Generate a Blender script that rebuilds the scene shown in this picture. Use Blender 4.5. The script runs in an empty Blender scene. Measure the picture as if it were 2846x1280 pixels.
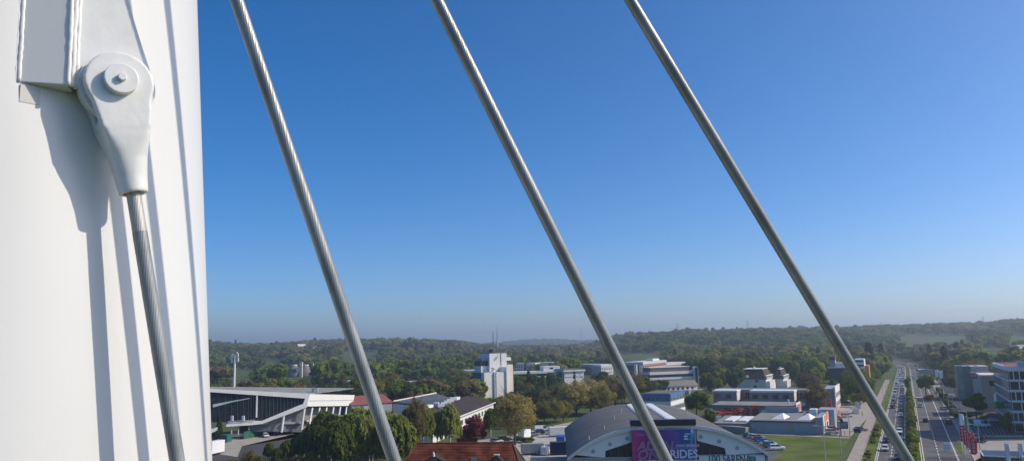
import bpy, bmesh, math, random
import numpy as np
from mathutils import Vector, Matrix
random.seed(7); rng = np.random.default_rng(7)
SC = bpy.context.scene
COL = SC.collection
R = math.radians

# ------------------------------------------------------------------ camera, world, sun, exposure
F = 2138.0          # focal length in photograph pixels (2846 wide)
CAMH = 30.0
PITCH = math.atan(320 / F)
ROLL = 0.022
FWD = Vector((0, math.cos(PITCH), math.sin(PITCH)))
_u0 = Vector((0, -math.sin(PITCH), math.cos(PITCH)))
RIGHT = Vector((1, 0, 0)) * math.cos(ROLL) - _u0 * math.sin(ROLL)
UP = _u0 * math.cos(ROLL) + Vector((1, 0, 0)) * math.sin(ROLL)
CAM = Vector((0, 0, CAMH))
cd = bpy.data.cameras.new("camera")
cam = bpy.data.objects.new("camera", cd)
COL.objects.link(cam)
cd.sensor_width = 36.0
cd.lens = 36.0 * F / 2846.0
cd.clip_start = 0.1
cd.clip_end = 40000
m = Matrix((RIGHT, UP, -FWD)).transposed().to_4x4()
m.translation = CAM
cam.matrix_world = m
SC.camera = cam

SUN_AZ = 0.0        # degrees from +X towards +Y
SUN_EL = 38.0
w = bpy.data.worlds.new("World")
SC.world = w
w.use_nodes = True
nt = w.node_tree
bg = nt.nodes["Background"]
sky = nt.nodes.new("ShaderNodeTexSky")
sky.sky_type = 'NISHITA'
sky.sun_disc = False
sky.sun_elevation = R(SUN_EL)
sky.sun_rotation = R(90 - SUN_AZ)
sky.altitude = 0
sky.air_density = 0.6
sky.dust_density = 1.5
sky.ozone_density = 3.5
hsv = nt.nodes.new("ShaderNodeHueSaturation")
hsv.inputs["Saturation"].default_value = 1.35
nt.links.new(sky.outputs[0], hsv.inputs["Color"])
nt.links.new(hsv.outputs[0], bg.inputs[0])
bg.inputs[1].default_value = 0.15
sl = bpy.data.lights.new("sun", 'SUN')
sl.energy = 3.3
sl.angle = R(0.55)
sl.color = (1.0, 0.90, 0.74)
sun = bpy.data.objects.new("sun", sl)
COL.objects.link(sun)
SDIR = Vector((math.cos(R(SUN_EL)) * math.cos(R(SUN_AZ)), math.cos(R(SUN_EL)) * math.sin(R(SUN_AZ)), math.sin(R(SUN_EL))))
sun.rotation_euler = SDIR.to_track_quat('Z', 'Y').to_euler()
sun.location = (60, 0, 90)
vs = SC.view_settings
vs.view_transform = 'Standard'
vs.look = 'None'
vs.exposure = 0.22
vs.gamma = 1.0
vs.use_curve_mapping = False
SC.cycles.max_bounces = 6
SC.cycles.transparent_max_bounces = 8
SC.cycles.volume_bounces = 0

# ------------------------------------------------------------------ helpers
def ray(x, y):
    return FWD + RIGHT * ((x - 1423) / F) + UP * ((640 - y) / F)
def P(x, y, Y):
    d = ray(x, y)
    return CAM + d * (Y / d.y)
def G(x, y, z=0.0):
    d = ray(x, y)
    return CAM + d * ((z - CAMH) / d.z)
def PL(x, y, p0, n):
    d = ray(x, y)
    return CAM + d * ((p0 - CAM).dot(n) / d.dot(n))

def tag(o, label=None, cat=None, group=None, kind=None):
    if label: o["label"] = label
    if cat: o["category"] = cat
    if group: o["group"] = group
    if kind: o["kind"] = kind
    return o
def thing(name, label, cat, loc=(0, 0, 0), rz=0.0, group=None):
    o = bpy.data.objects.new(name, None)
    o.empty_display_size = 0.3
    COL.objects.link(o)
    o.location = loc
    o.rotation_euler = (0, 0, rz)
    return tag(o, label, cat, group)
def link(name, me, parent=None, loc=None, rz=None):
    o = bpy.data.objects.new(name, me)
    COL.objects.link(o)
    if parent: o.parent = parent
    if loc is not None: o.location = loc
    if rz is not None: o.rotation_euler = (0, 0, rz)
    return o
def copy_tree(o, parent=None):
    c = o.copy(); COL.objects.link(c); c.parent = parent
    for ch in o.children: copy_tree(ch, c)
    return c
ONES = ["", "first", "second", "third", "fourth", "fifth", "sixth", "seventh", "eighth", "ninth", "tenth", "eleventh", "twelfth", "thirteenth",
        "fourteenth", "fifteenth", "sixteenth", "seventeenth", "eighteenth", "nineteenth"]
TENS = {2: "twent", 3: "thirt", 4: "fort", 5: "fift", 6: "sixt", 7: "sevent"}
def ordn(n):
    if n < 20: return ONES[n]
    t, u = divmod(n, 10)
    return TENS[t] + "ieth" if u == 0 else TENS[t] + "y-" + ONES[u]

# materials ---------------------------------------------------------
MATS = {}
def pm(name, col, rough=0.7, var=0.12, scale=1.5, bump=0.0, bscale=20.0, metal=0.0, col2=None, detail=6.0, coat=0.0, spec=0.5, stretch=None):
    if name in MATS: return MATS[name]
    mt = bpy.data.materials.new(name)
    mt.use_nodes = True
    n = mt.node_tree.nodes; l = mt.node_tree.links
    b = n["Principled BSDF"]
    b.inputs["Roughness"].default_value = rough
    b.inputs["Metallic"].default_value = metal
    b.inputs["Specular IOR Level"].default_value = spec
    if coat:
        b.inputs["Coat Weight"].default_value = coat
        b.inputs["Coat Roughness"].default_value = 0.08
    tc = n.new("ShaderNodeTexCoord")
    src = tc.outputs["Object"]
    if stretch:
        mp = n.new("ShaderNodeMapping"); mp.inputs["Scale"].default_value = stretch
        l.new(src, mp.inputs[0]); src = mp.outputs[0]
    nz = n.new("ShaderNodeTexNoise")
    nz.inputs["Scale"].default_value = scale
    nz.inputs["Detail"].default_value = detail
    l.new(src, nz.inputs["Vector"])
    rp = n.new("ShaderNodeValToRGB")
    c = np.array(col)
    a = c * (1 - var)
    d = np.array(col2) if col2 is not None else np.minimum(c * (1 + var), 1)
    rp.color_ramp.elements[0].position = 0.32
    rp.color_ramp.elements[1].position = 0.68
    rp.color_ramp.elements[0].color = (*a, 1)
    rp.color_ramp.elements[1].color = (*d, 1)
    l.new(nz.outputs["Fac"], rp.inputs[0])
    l.new(rp.outputs[0], b.inputs["Base Color"])
    if bump:
        nb = n.new("ShaderNodeTexNoise"); nb.inputs["Scale"].default_value = bscale; nb.inputs["Detail"].default_value = 5
        l.new(src, nb.inputs["Vector"])
        bp = n.new("ShaderNodeBump"); bp.inputs["Strength"].default_value = bump; bp.inputs["Distance"].default_value = 0.02
        l.new(nb.outputs["Fac"], bp.inputs["Height"])
        l.new(bp.outputs[0], b.inputs["Normal"])
    MATS[name] = mt
    return mt
def leafm(name, c1, c2, trans=0.35, scale=0.35, rnd=0.35):
    c1 = tuple(v * 1.3 for v in c1); c2 = tuple(v * 1.3 for v in c2)
    mt = bpy.data.materials.new(name); mt.use_nodes = True
    n = mt.node_tree.nodes; l = mt.node_tree.links
    n.remove(n["Principled BSDF"])
    out = n["Material Output"]
    tc = n.new("ShaderNodeTexCoord")
    nz = n.new("ShaderNodeTexNoise"); nz.inputs["Scale"].default_value = scale; nz.inputs["Detail"].default_value = 4
    l.new(tc.outputs["Object"], nz.inputs["Vector"])
    oi = n.new("ShaderNodeObjectInfo")
    ad = n.new("ShaderNodeMath"); ad.operation = 'MULTIPLY_ADD'; ad.inputs[1].default_value = rnd; ad.inputs[2].default_value = -rnd / 2
    l.new(oi.outputs["Random"], ad.inputs[0])
    sm = n.new("ShaderNodeMath"); sm.operation = 'ADD'
    l.new(nz.outputs["Fac"], sm.inputs[0]); l.new(ad.outputs[0], sm.inputs[1])
    rp = n.new("ShaderNodeValToRGB")
    rp.color_ramp.elements[0].position = 0.33; rp.color_ramp.elements[1].position = 0.67
    rp.color_ramp.elements[0].color = (*c1, 1); rp.color_ramp.elements[1].color = (*c2, 1)
    l.new(sm.outputs[0], rp.inputs[0])
    df = n.new("ShaderNodeBsdfDiffuse"); tr = n.new("ShaderNodeBsdfTranslucent"); mx = n.new("ShaderNodeMixShader")
    mx.inputs[0].default_value = trans
    l.new(rp.outputs[0], df.inputs[0]); l.new(rp.outputs[0], tr.inputs[0])
    l.new(df.outputs[0], mx.inputs[1]); l.new(tr.outputs[0], mx.inputs[2])
    l.new(mx.outputs[0], out.inputs[0])
    MATS[name] = mt
    return mt

WHITE = pm("white_paint", (0.80, 0.80, 0.785), 0.45, 0.03, 1.2, 0.03, 60)
MASTW = pm("mast_paint", (0.69, 0.687, 0.67), 0.38, 0.025, 0.8, 0.02, 40)
CASTW = pm("cast_paint", (0.72, 0.72, 0.70), 0.42, 0.03, 14, 0.10, 16)
STEEL = pm("galvanised_wire", (0.25, 0.262, 0.262), 0.40, 0.25, 5, 0.0, metal=0.25)
STEEL2 = pm("bare_wire", (0.42, 0.40, 0.37), 0.5, 0.12, 12, metal=0.35)
DARKST = pm("dark_steel", (0.10, 0.10, 0.10), 0.5)
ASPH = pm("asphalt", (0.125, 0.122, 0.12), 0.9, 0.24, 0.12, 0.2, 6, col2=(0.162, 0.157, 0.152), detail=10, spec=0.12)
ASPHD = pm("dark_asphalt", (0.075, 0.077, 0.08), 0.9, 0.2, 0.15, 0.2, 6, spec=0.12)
PAVE = pm("pink_paving", (0.36, 0.30, 0.265), 0.9, 0.12, 0.3, 0.1, 10, spec=0.12)
SAND = pm("beige_paving", (0.34, 0.315, 0.28), 0.9, 0.12, 0.25, 0.1, 10, spec=0.12)
CONC = pm("concrete", (0.40, 0.39, 0.365), 0.85, 0.12, 0.4, 0.1, 12, spec=0.12)
KERB = pm("kerbstone", (0.46, 0.45, 0.42), 0.85, 0.1, 0.6, spec=0.12)
PAINT = pm("road_paint", (0.75, 0.75, 0.73), 0.7, 0.15, 2.5)
LAWN = pm("lawn", (0.090, 0.130, 0.020), 0.95, 0.25, 0.12, 0.3, 8, col2=(0.125, 0.158, 0.028), spec=0.12)
GREYW = pm("grey_cladding", (0.30, 0.33, 0.37), 0.6, 0.05, 0.3)
GREYR = pm("grey_roof", (0.235, 0.24, 0.23), 0.85, 0.12, 0.25, 0.1, 8, spec=0.12)
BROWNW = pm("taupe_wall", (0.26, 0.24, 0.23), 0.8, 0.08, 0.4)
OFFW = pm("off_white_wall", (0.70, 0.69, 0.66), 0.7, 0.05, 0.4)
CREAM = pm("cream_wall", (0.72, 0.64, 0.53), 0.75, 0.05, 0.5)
PLASTER = pm("pale_plaster", (0.62, 0.62, 0.60), 0.75, 0.05, 0.4)
PINK = pm("pink_brick", (0.50, 0.27, 0.22), 0.8, 0.15, 0.5)
DARKW = pm("dark_wall", (0.075, 0.085, 0.10), 0.6, 0.1, 0.4)
BLACK = pm("black_panel", (0.012, 0.013, 0.02), 0.35, 0.2, 0.6)
GLASS = pm("dark_glass", (0.02, 0.026, 0.034), 0.08, 0.3, 0.7, spec=0.6)
GLASSG = pm("teal_glass", (0.17, 0.28, 0.265), 0.12, 0.25, 0.4, spec=0.6)
GLASSB = pm("blue_glass", (0.09, 0.12, 0.15), 0.1, 0.2, 0.5, spec=0.6)
BLUE = pm("blue_fascia", (0.05, 0.17, 0.42), 0.5, 0.05)
BLUEC = pm("blue_container", (0.03, 0.10, 0.34), 0.55, 0.12, 0.8)
RED = pm("red_panel", (0.55, 0.03, 0.025), 0.5, 0.08)
ORANGE = pm("orange_red_machine", (0.62, 0.085, 0.03), 0.45, 0.12, 2)
ORANGEP = pm("orange_sign", (0.70, 0.19, 0.07), 0.5, 0.06)
REDROOF = pm("red_sheet_roof", (0.23, 0.07, 0.057), 0.7, 0.12, 0.4)
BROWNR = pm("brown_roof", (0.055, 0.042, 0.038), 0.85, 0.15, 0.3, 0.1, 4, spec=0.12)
DROOF = pm("dark_tile_roof", (0.075, 0.055, 0.05), 0.85, 0.2, 0.5, spec=0.12)
SLATE = pm("membrane_roof", (0.15, 0.145, 0.14), 0.7, 0.12, 0.12, 0.05, 3, spec=0.12)
GREEN = pm("green_hoarding", (0.015, 0.105, 0.07), 0.6, 0.15, 0.6)
GREENS = pm("green_sign", (0.015, 0.19, 0.085), 0.45, 0.08)
TEAL = pm("teal_print", (0.01, 0.20, 0.21), 0.5, 0.05)
GREYT = pm("grey_print", (0.10, 0.10, 0.12), 0.5, 0.05)
SIGNW = pm("sign_white", (0.78, 0.79, 0.80), 0.5, 0.03)
TYRE = pm("tyre_rubber", (0.02, 0.02, 0.02), 0.8)
LAMPM = pm("lamp_steel", (0.42, 0.45, 0.42), 0.5, 0.08)
LENS = pm("lens_white", (0.9, 0.9, 0.88), 0.15)
BARK = pm("bark", (0.11, 0.085, 0.06), 0.9, 0.25, 2, 0.4, 8)
BIRCH = pm("birch_bark", (0.62, 0.60, 0.55), 0.8, 0.3, 2.5, stretch=(1, 1, 3))
SOIL = pm("soil_mound", (0.13, 0.095, 0.065), 0.95, 0.3, 0.6, 0.3, 3)
YELLOW = pm("yellow_machine", (0.65, 0.36, 0.03), 0.5, 0.1)
REDFLAG = pm("red_flag_cloth", (0.52, 0.035, 0.06), 0.8, 0.1, 1)
GRFLAG = pm("green_flag_cloth", (0.03, 0.22, 0.13), 0.8, 0.1, 1)
WHFLAG = pm("white_flag_cloth", (0.75, 0.76, 0.80), 0.8, 0.06, 1)

# mesh builder -------------------------------------------------------
class MB:
    def __init__(s): s.v = []; s.f = []; s.mi = []
    def add(s, vs, fs, mi=0):
        b = len(s.v)
        s.v += [tuple(p) for p in vs]
        s.f += [tuple(b + i for i in q) for q in fs]
        s.mi += [mi] * len(fs)
        return s
    def box(s, x0, x1, y0, y1, z0, z1, mi=0):
        return s.add([(x0, y0, z0), (x1, y0, z0), (x1, y1, z0), (x0, y1, z0), (x0, y0, z1), (x1, y0, z1), (x1, y1, z1), (x0, y1, z1)],
                     [(0, 3, 2, 1), (4, 5, 6, 7), (0, 1, 5, 4), (1, 2, 6, 5), (2, 3, 7, 6), (3, 0, 4, 7)], mi)
    def hexa(s, lo, hi, mi=0):      # two quads, lo and hi, each 4 points
        return s.add(list(lo) + list(hi), [(0, 3, 2, 1), (4, 5, 6, 7), (0, 1, 5, 4), (1, 2, 6, 5), (2, 3, 7, 6), (3, 0, 4, 7)], mi)
    def prism(s, pts, ext, mi=0):   # polygon of 3-D points extruded by vector
        n = len(pts); e = Vector(ext)
        vs = [Vector(p) for p in pts] + [Vector(p) + e for p in pts]
        fs = [tuple(range(n))[::-1], tuple(range(n, 2 * n))] + [(i, (i + 1) % n, n + (i + 1) % n, n + i) for i in range(n)]
        return s.add(vs, fs, mi)
    def tube(s, pts, rad, n=8, mi=0, cap=True):
        pts = [Vector(p) for p in pts]
        if not hasattr(rad, '__len__'): rad = [rad] * len(pts)
        vs = []
        for i, p in enumerate(pts):
            d = (pts[min(i + 1, len(pts) - 1)] - pts[max(i - 1, 0)]).normalized()
            a = d.orthogonal().normalized() if i == 0 else (pa - d * pa.dot(d)).normalized()
            pa = a
            b = d.cross(a)
            for k in range(n):
                t = 2 * math.pi * k / n
                vs.append(p + (a * math.cos(t) + b * math.sin(t)) * rad[i])
        fs = []
        for i in range(len(pts) - 1):
            for k in range(n):
                fs.append((i * n + k, i * n + (k + 1) % n, (i + 1) * n + (k + 1) % n, (i + 1) * n + k))
        if cap:
            fs.append(tuple(range(n))[::-1]); fs.append(tuple(range((len(pts) - 1) * n, len(pts) * n)))
        return s.add(vs, fs, mi)
    def bar(s, p, q, wd=0.1, mi=0): return s.tube([p, q], wd * 0.7, 4, mi)
    def cyl(s, c, r, z0, z1, n=16, mi=0): return s.tube([(c[0], c[1], z0), (c[0], c[1], z1)], r, n, mi)
    def mesh(s, name, mats, smooth=False):
        me = bpy.data.meshes.new(name)
        me.from_pydata(s.v, [], s.f)
        if not isinstance(mats, (list, tuple)): mats = [mats]
        for q in mats: me.materials.append(q)
        me.polygons.foreach_set("material_index", s.mi)
        if smooth: me.polygons.foreach_set("use_smooth", [True] * len(s.f))
        me.update()
        return me
    def build(s, name, mats, parent=None, smooth=False, loc=None, rz=None):
        return link(name, s.mesh(name, mats, smooth), parent, loc, rz)
def fixn(o):
    bm = bmesh.new(); bm.from_mesh(o.data); bmesh.ops.recalc_face_normals(bm, faces=bm.faces); bm.to_mesh(o.data); bm.free(); return o
def boxp(name, x0, x1, y0, y1, z0, z1, mat, parent): return MB().box(x0, x1, y0, y1, z0, z1).build(name, mat, parent)
def bevel(o, wd=0.02, seg=2):
    md = o.modifiers.new("bevel", 'BEVEL'); md.width = wd; md.segments = seg; md.limit_method = 'ANGLE'; return o

WCACHE = {}
def window(parent, x0, x1, z0, z1, y=0.0, face='f', fw=0.08, frame=None, glass=None, name='window', cross=0, w_=0.0, sub=True):
    """framed window standing on a wall of a building in local coordinates; face f: wall y=const, r: wall x=w_, l: wall x=0"""
    frame = frame or OFFW; glass = glass or GLASS
    wd = round(x1 - x0, 2); ht = round(z1 - z0, 2)
    key = (wd, ht, fw, frame.name, cross)
    if key not in WCACHE:
        q = MB()
        q.box(0, wd, -0.07, 0.03, 0, fw).box(0, wd, -0.07, 0.03, ht - fw, ht)
        q.box(0, fw, -0.072, 0.03, fw, ht - fw).box(wd - fw, wd, -0.072, 0.03, fw, ht - fw)
        for k in range(cross):
            xx = wd * (k + 1) / (cross + 1)
            q.box(xx - fw / 2, xx + fw / 2, -0.06, 0.03, fw, ht - fw)
        g = MB().box(fw * 0.5, wd - fw * 0.5, -0.02, 0.02, fw * 0.5, ht - fw * 0.5)
        WCACHE[key] = (q.mesh("window", frame), {})
        WCACHE[key][1]['g'] = g
    fm, gd = WCACHE[key]
    if glass.name not in gd: gd[glass.name] = gd['g'].mesh("pane", glass)
    o = link(name, fm, parent)
    if face == 'f': o.location = (x0, y, z0)
    elif face == 'r': o.location = (w_, x0, z0); o.rotation_euler = (0, 0, math.pi / 2)
    elif face == 'l': o.location = (0, x1, z0); o.rotation_euler = (0, 0, -math.pi / 2)
    link("pane", gd[glass.name], o)
    return o

def text_mesh(name, body, size, mat, parent, mw, extr=0.02, outline=0.0, shear=0.0, bold=0.0, xs=1.0, align='LEFT'):
    cu = bpy.data.curves.new(name, 'FONT')
    cu.body = body; cu.size = size; cu.shear = shear; cu.align_x = align
    cu.resolution_u = 3
    if outline:
        cu.fill_mode = 'NONE'; cu.bevel_depth = outline; cu.bevel_resolution = 0
    else:
        cu.extrude = extr; cu.offset = bold
    tmp = bpy.data.objects.new("tmp_text", cu); COL.objects.link(tmp)
    dg = bpy.context.evaluated_depsgraph_get()
    me = bpy.data.meshes.new_from_object(tmp.evaluated_get(dg))
    me.materials.clear(); me.materials.append(mat)
    bpy.data.objects.remove(tmp); bpy.data.curves.remove(cu)
    if xs != 1.0: me.transform(Matrix.Diagonal((xs, 1, 1, 1)))
    o = link(name, me, parent)
    o.matrix_local = mw
    return o
def frame_on(o, ex, up):   # matrix with local x=ex, y=up at o
    ex = Vector(ex).normalized(); up = Vector(up).normalized(); nz = ex.cross(up)
    mm = Matrix((ex, up, nz)).transposed().to_4x4(); mm.translation = Vector(o); return mm

# ------------------------------------------------------------------ terrain
def yh(x): return 960 - ROLL * (x - 1423)
SKY = [(0, 962), (585, 958), (700, 962), (800, 956), (920, 950), (1060, 946), (1150, 945), (1250, 949), (1320, 958), (1400, 964), (1560, 962), (1640, 955), (1700, 937), (1750, 930),
       (1850, 926), (1900, 921), (2000, 923), (2120, 917), (2200, 917), (2350, 915), (2450, 912), (2550, 910), (2650, 907), (2730, 906), (2790, 899), (2846, 899), (3400, 899)]
SKX = np.array([math.atan2(a - 1423, F) for a, b in SKY]); SKA = np.array([(yh(a) - b) / F for a, b in SKY])
DR = np.array([2300, 2300, 2300, 2300, 2200, 2200, 2200, 2200, 2300, 2400, 2400, 2400, 2100, 2000, 2000, 2000, 2000, 2000, 2100, 2300, 2500, 2600, 2600, 2500, 2400, 2400, 2400.])
_ph = rng.uniform(0, 6.28, 12)
def und(X, Y):
    return (np.sin(X / 140 + _ph[0]) * np.sin(Y / 170 + _ph[1]) + 0.6 * np.sin(X / 61 + Y / 90 + _ph[2]) + 0.5 * np.sin(X / 230 - Y / 120 + _ph[3]))
def height(X, Y):
    X = np.asarray(X, float); Y = np.asarray(Y, float)
    d = np.hypot(X, Y); th = np.arctan2(X, Y)
    tz = np.clip(th, SKX[0], SKX[-1])
    dr = np.interp(tz, SKX, DR); el = np.interp(tz, SKX, SKA)
    zr = np.maximum(CAMH + el * dr / np.cos(tz) ** 0 - 13, 6)
    t = np.clip((d - 780) / (dr - 780), 0, 1)
    s = t * t * (3 - 2 * t)
    z = zr * s
    z = z * np.clip(1 - (d - dr) / 2600, 0.45, 1)
    z = z + und(X, Y) * 3.2 * np.clip((d - 760) / 700, 0, 1) * np.clip(1.25 - t, 0.25, 1)
    far = np.exp(-((d - 5200) / 900.0) ** 2) * (46 + 10 * np.sin(th * 23 + 1) + 5 * np.sin(th * 51)) * np.clip((th + 0.9), 0, 1)
    z = np.maximum(z, far * (d > 3300))
    return np.where(d < 770, 0.0, z)
rad = np.concatenate([[0, 60, 200, 400, 600, 770], np.arange(800, 2900, 35), np.arange(2900, 7000, 130), [8000, 12000, 20000]])
ang = np.concatenate([np.linspace(-50, 50, 201), np.linspace(52, 308, 65)])
ang = np.radians(ang)
vv = [(0, 0, 0)]; ff = []
na = len(ang)
for ri, rr in enumerate(rad[1:]):
    X = rr * np.sin(ang); Y = rr * np.cos(ang); Z = height(X, Y)
    if rr > 7000: Z = Z * 0
    vv += list(zip(X, Y, Z))
for k in range(na): ff.append((0, 1 + (k + 1) % na, 1 + k))
for i in range(len(rad) - 2):
    for k in range(na):
        a = 1 + i * na + k; b = 1 + i * na + (k + 1) % na
        ff.append((a, b, b + na, a + na))
GROUND = pm("meadow_ground", (0.085, 0.096, 0.040), 0.95, 0.3, 0.02, 0.0, col2=(0.092, 0.128, 0.036), detail=10, spec=0.12)
me = bpy.data.meshes.new("ground"); me.from_pydata(vv, [], ff); me.materials.append(GROUND)
me.polygons.foreach_set("use_smooth", [True] * len(ff)); me.update()
ground = link("ground", me); tag(ground, "green and brown ground rolling away to the wooded hills", kind="structure"); fixn(ground)

def ground_poly(name, px, z, mat, label, world=False, t=0.05):
    pts = [Vector((p[0], p[1], z)) for p in px] if world else [G(x, y, z) for x, y in px]
    for p in pts: p.z = z - t
    o = MB().prism(pts, (0, 0, t)).build(name, mat); fixn(o)
    return tag(o, label, kind="structure")

# road -------------------------------------------------------------
RB = Vector((84.2, 188.0)); RU = Vector((0.4490, 0.8935)); RN = Vector((0.8935, -0.4490))
RHEAD = math.atan2(RU.y, RU.x)
def RP(s, t, z=0.0):
    if s <= 640: p = RB + RU * s + RN * t
    else:
        q = RB + RU * 640; k = (s - 640); a = min(k, 420) / 420 * R(24)
        # arc to the left
        Rr = 420 / R(24)
        if k <= 420:
            c = q - RN * Rr
            dirn = RN * math.cos(a) + RU * math.sin(a)
            p = c + dirn * (Rr + t)
        else:
            c = q - RN * Rr
            dirn = RN * math.cos(a) + RU * math.sin(a); tang = RU * math.cos(a) - RN * math.sin(a)
            p = c + dirn * (Rr + t) + tang * (k - 420)
    zz = float(height(p.x, p.y))
    return Vector((p.x, p.y, z + zz))
def strip(name, t0, t1, z, mat, label, s0=-120, s1=900, step=20, parent=None, thick=0.06):
    ss = list(np.arange(s0, s1 + 0.1, step)); q = MB(); vs = []; fs = []
    for s in ss:
        a = RP(s, t0, z); b = RP(s, t1, z)
        vs += [a, b, b - Vector((0, 0, thick)), a - Vector((0, 0, thick))]
    for i in range(len(ss) - 1):
        o = i * 4
        for k in range(4): fs.append((o + k, o + (k + 1) % 4, o + 4 + (k + 1) % 4, o + 4 + k))
    fs += [(0, 1, 2, 3), tuple(len(vs) - 4 + k for k in (3, 2, 1, 0))]
    q.add(vs, fs); o = q.build(name, mat, parent); fixn(o)
    if parent is None: tag(o, label, kind="structure")
    return o
road_l = strip("road", 0, 6.65, 0.06, ASPH, "left carriageway crowded with oncoming traffic")
road_r = strip("road", 10.3, 21.6, 0.06, ASPH, "wide right carriageway leading away to the hills")
strip("median", 6.9, 10.05, 0.16, LAWN, "grassy median under the hedge between the carriageways", -120, 520, thick=0.15)
strip("verge", -3.2, -0.25, 0.10, LAWN, "grass verge with shrubs beside the left carriageway", -120, 420, thick=0.1)
strip("pavement", -6.4, -3.22, 0.12, PAVE, "pinkish footpath beside the lawn", -120, 420, thick=0.12)
strip("pavement", 21.9, 25.6, 0.14, PAVE, "reddish footpath along the right carriageway", -120, 420, thick=0.12)
for t0, nm in ((-0.25, "left kerb of the left carriageway"), (6.65, "right kerb of the left carriageway"), (10.05, "left kerb of the right carriageway"), (21.6, "right kerb of the right carriageway")):
    strip("kerb", t0, t0 + 0.25 if t0 != 21.6 else t0 + 0.3, 0.18, KERB, "pale stone " + nm, -120, 700, thick=0.17)
def dashes(parent, t, s0, s1, ln, gap, wd, name="lane_marking"):
    q = MB(); s = s0
    while s < s1:
        a, b, c, d = RP(s, t - wd / 2, 0.068), RP(s, t + wd / 2, 0.068), RP(s + ln, t + wd / 2, 0.068), RP(s + ln, t - wd / 2, 0.068)
        q.add([a, b, c, d], [(0, 1, 2, 3)]); s += ln + gap
    return q.build(name, PAINT, parent)
dashes(road_l, 3.35, -60, 620, 3.0, 3.0, 0.2)
dashes(road_r, 14.2, -60, 620, 3.0, 3.0, 0.2)
dashes(road_r, 18.2, -60, 70, 1.6, 1.2, 0.38)
dashes(road_r, 18.2, 70, 620, 6.0, 1.0, 0.25)
dashes(road_l, 0.3, -120, 620, 30, 0.0, 0.14, "edge_line"); dashes(road_l, 6.4, -120, 620, 30, 0.0, 0.14, "edge_line"); dashes(road_r, 10.7, -120, 620, 30, 0.0, 0.16, "edge_line")
for s_ in (236,): dashes(road_r, 12.5, s_, s_ + 1, 3.0, 3.0, 2.6, "stop_line")

ground_poly("lawn", [(2052, 1203), (2362, 1216), (2290, 1330), (2170, 1330), (2150, 1275), (2176, 1262), (2084, 1212)], 0.06, LAWN, "mown green lawn in front of the grey shed", t=0.1)
ground_poly("footpath", [(2050, 1197.5), (2364, 1213), (2362, 1216.5), (2052, 1203.5)], 0.07, SAND, "narrow pale path between the shed and the lawn")
ground_poly("car_park", [(2060, 1209), (2084, 1212), (2176, 1262), (2150, 1275), (2165, 1330), (2070, 1330), (2040, 1240), (2030, 1210)], 0.05, ASPH, "asphalt strip where cars park beside the arena")
ground_poly("yard", [(2300, 1205), (2364, 1212), (2412, 1158), (2436, 1095), (2345, 1095), (2300, 1150)], 0.05, SAND, "beige paved yard of the rental firm by the road")
ground_poly("yard", [(1960, 1160), (2270, 1165), (2300, 1140), (2250, 1128), (1960, 1126)], 0.04, ASPH, "grey yard where the red lifting machines stand")
ground_poly("side_road", [(1330, 1236), (1420, 1224), (1500, 1205), (1600, 1177), (1610, 1166), (1500, 1190), (1390, 1214), (1300, 1226)], 0.06, SAND, "pale side road curving past the yellow tree")
ground_poly("forecourt", [(1345, 1238), (1440, 1224), (1600, 1180), (1620, 1200), (1600, 1290), (1400, 1300)], 0.05, CONC, "paved forecourt with trailers beside the arena")
ground_poly("plaza", [(575, 1255), (660, 1268), (672, 1238), (870, 1192), (905, 1200), (760, 1175), (575, 1215)], 0.06, SAND, "sunlit paved access road below the stadium")
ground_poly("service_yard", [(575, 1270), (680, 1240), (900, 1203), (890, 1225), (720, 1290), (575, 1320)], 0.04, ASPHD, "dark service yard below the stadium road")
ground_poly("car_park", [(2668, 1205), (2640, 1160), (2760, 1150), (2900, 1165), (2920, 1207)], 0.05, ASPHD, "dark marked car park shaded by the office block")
ground_poly("forecourt", [(2672, 1262), (2660, 1222), (2920, 1216), (2960, 1262)], 0.06, SAND, "beige paved forecourt beside the red flags")
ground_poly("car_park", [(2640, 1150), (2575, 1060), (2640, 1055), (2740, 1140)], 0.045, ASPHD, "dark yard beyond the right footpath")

# ------------------------------------------------------------------ the white mast with its stay cables
MC = Vector((-2.82366, 3.78235, 0)); MR0 = 1.2; MK = 0.065; MZ = 30.6715
def mast_r(z): return MR0 - MK * (z - MZ)
def mast_hit(p, d):
    q = Vector((p.x - MC.x, p.y - MC.y)); e = Vector((d.x, d.y)); Rz = mast_r(p.z)
    a = e.dot(e) - (MK * d.z) ** 2; b = 2 * (q.dot(e) + MK * d.z * Rz); c = q.dot(q) - Rz * Rz
    D = b * b - 4 * a * c
    if D < 0: return None
    return p + d * ((-b - math.sqrt(D)) / (2 * a))
mast = thing("white_mast", "tall white tapered steel mast filling the left edge of the view", "mast", (MC.x, MC.y, 0))
q = MB(); n = 192; zs = [-0.5, 10, 20, 26, 29, 31, 33, 36, 40, 44.5]
vs = []
for z in zs:
    for k in range(n):
        a = 2 * math.pi * k / n; vs.append((mast_r(z) * math.cos(a), mast_r(z) * math.sin(a), z))
fs = [(i * n + k, i * n + (k + 1) % n, (i + 1) * n + (k + 1) % n, (i + 1) * n + k) for i in range(len(zs) - 1) for k in range(n)]
fs.append(tuple(range((len(zs) - 1) * n, len(zs) * n)))
q.add(vs, fs); q.build("shaft", MASTW, mast, smooth=True)
ML = Vector((MC.x, MC.y, 0))

C0A, C0B = P(371.5, 540, 3.20), P(492.6, 1280, 3.25)
AX = (C0A - C0B).normalized()                    # up along the first cable
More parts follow.
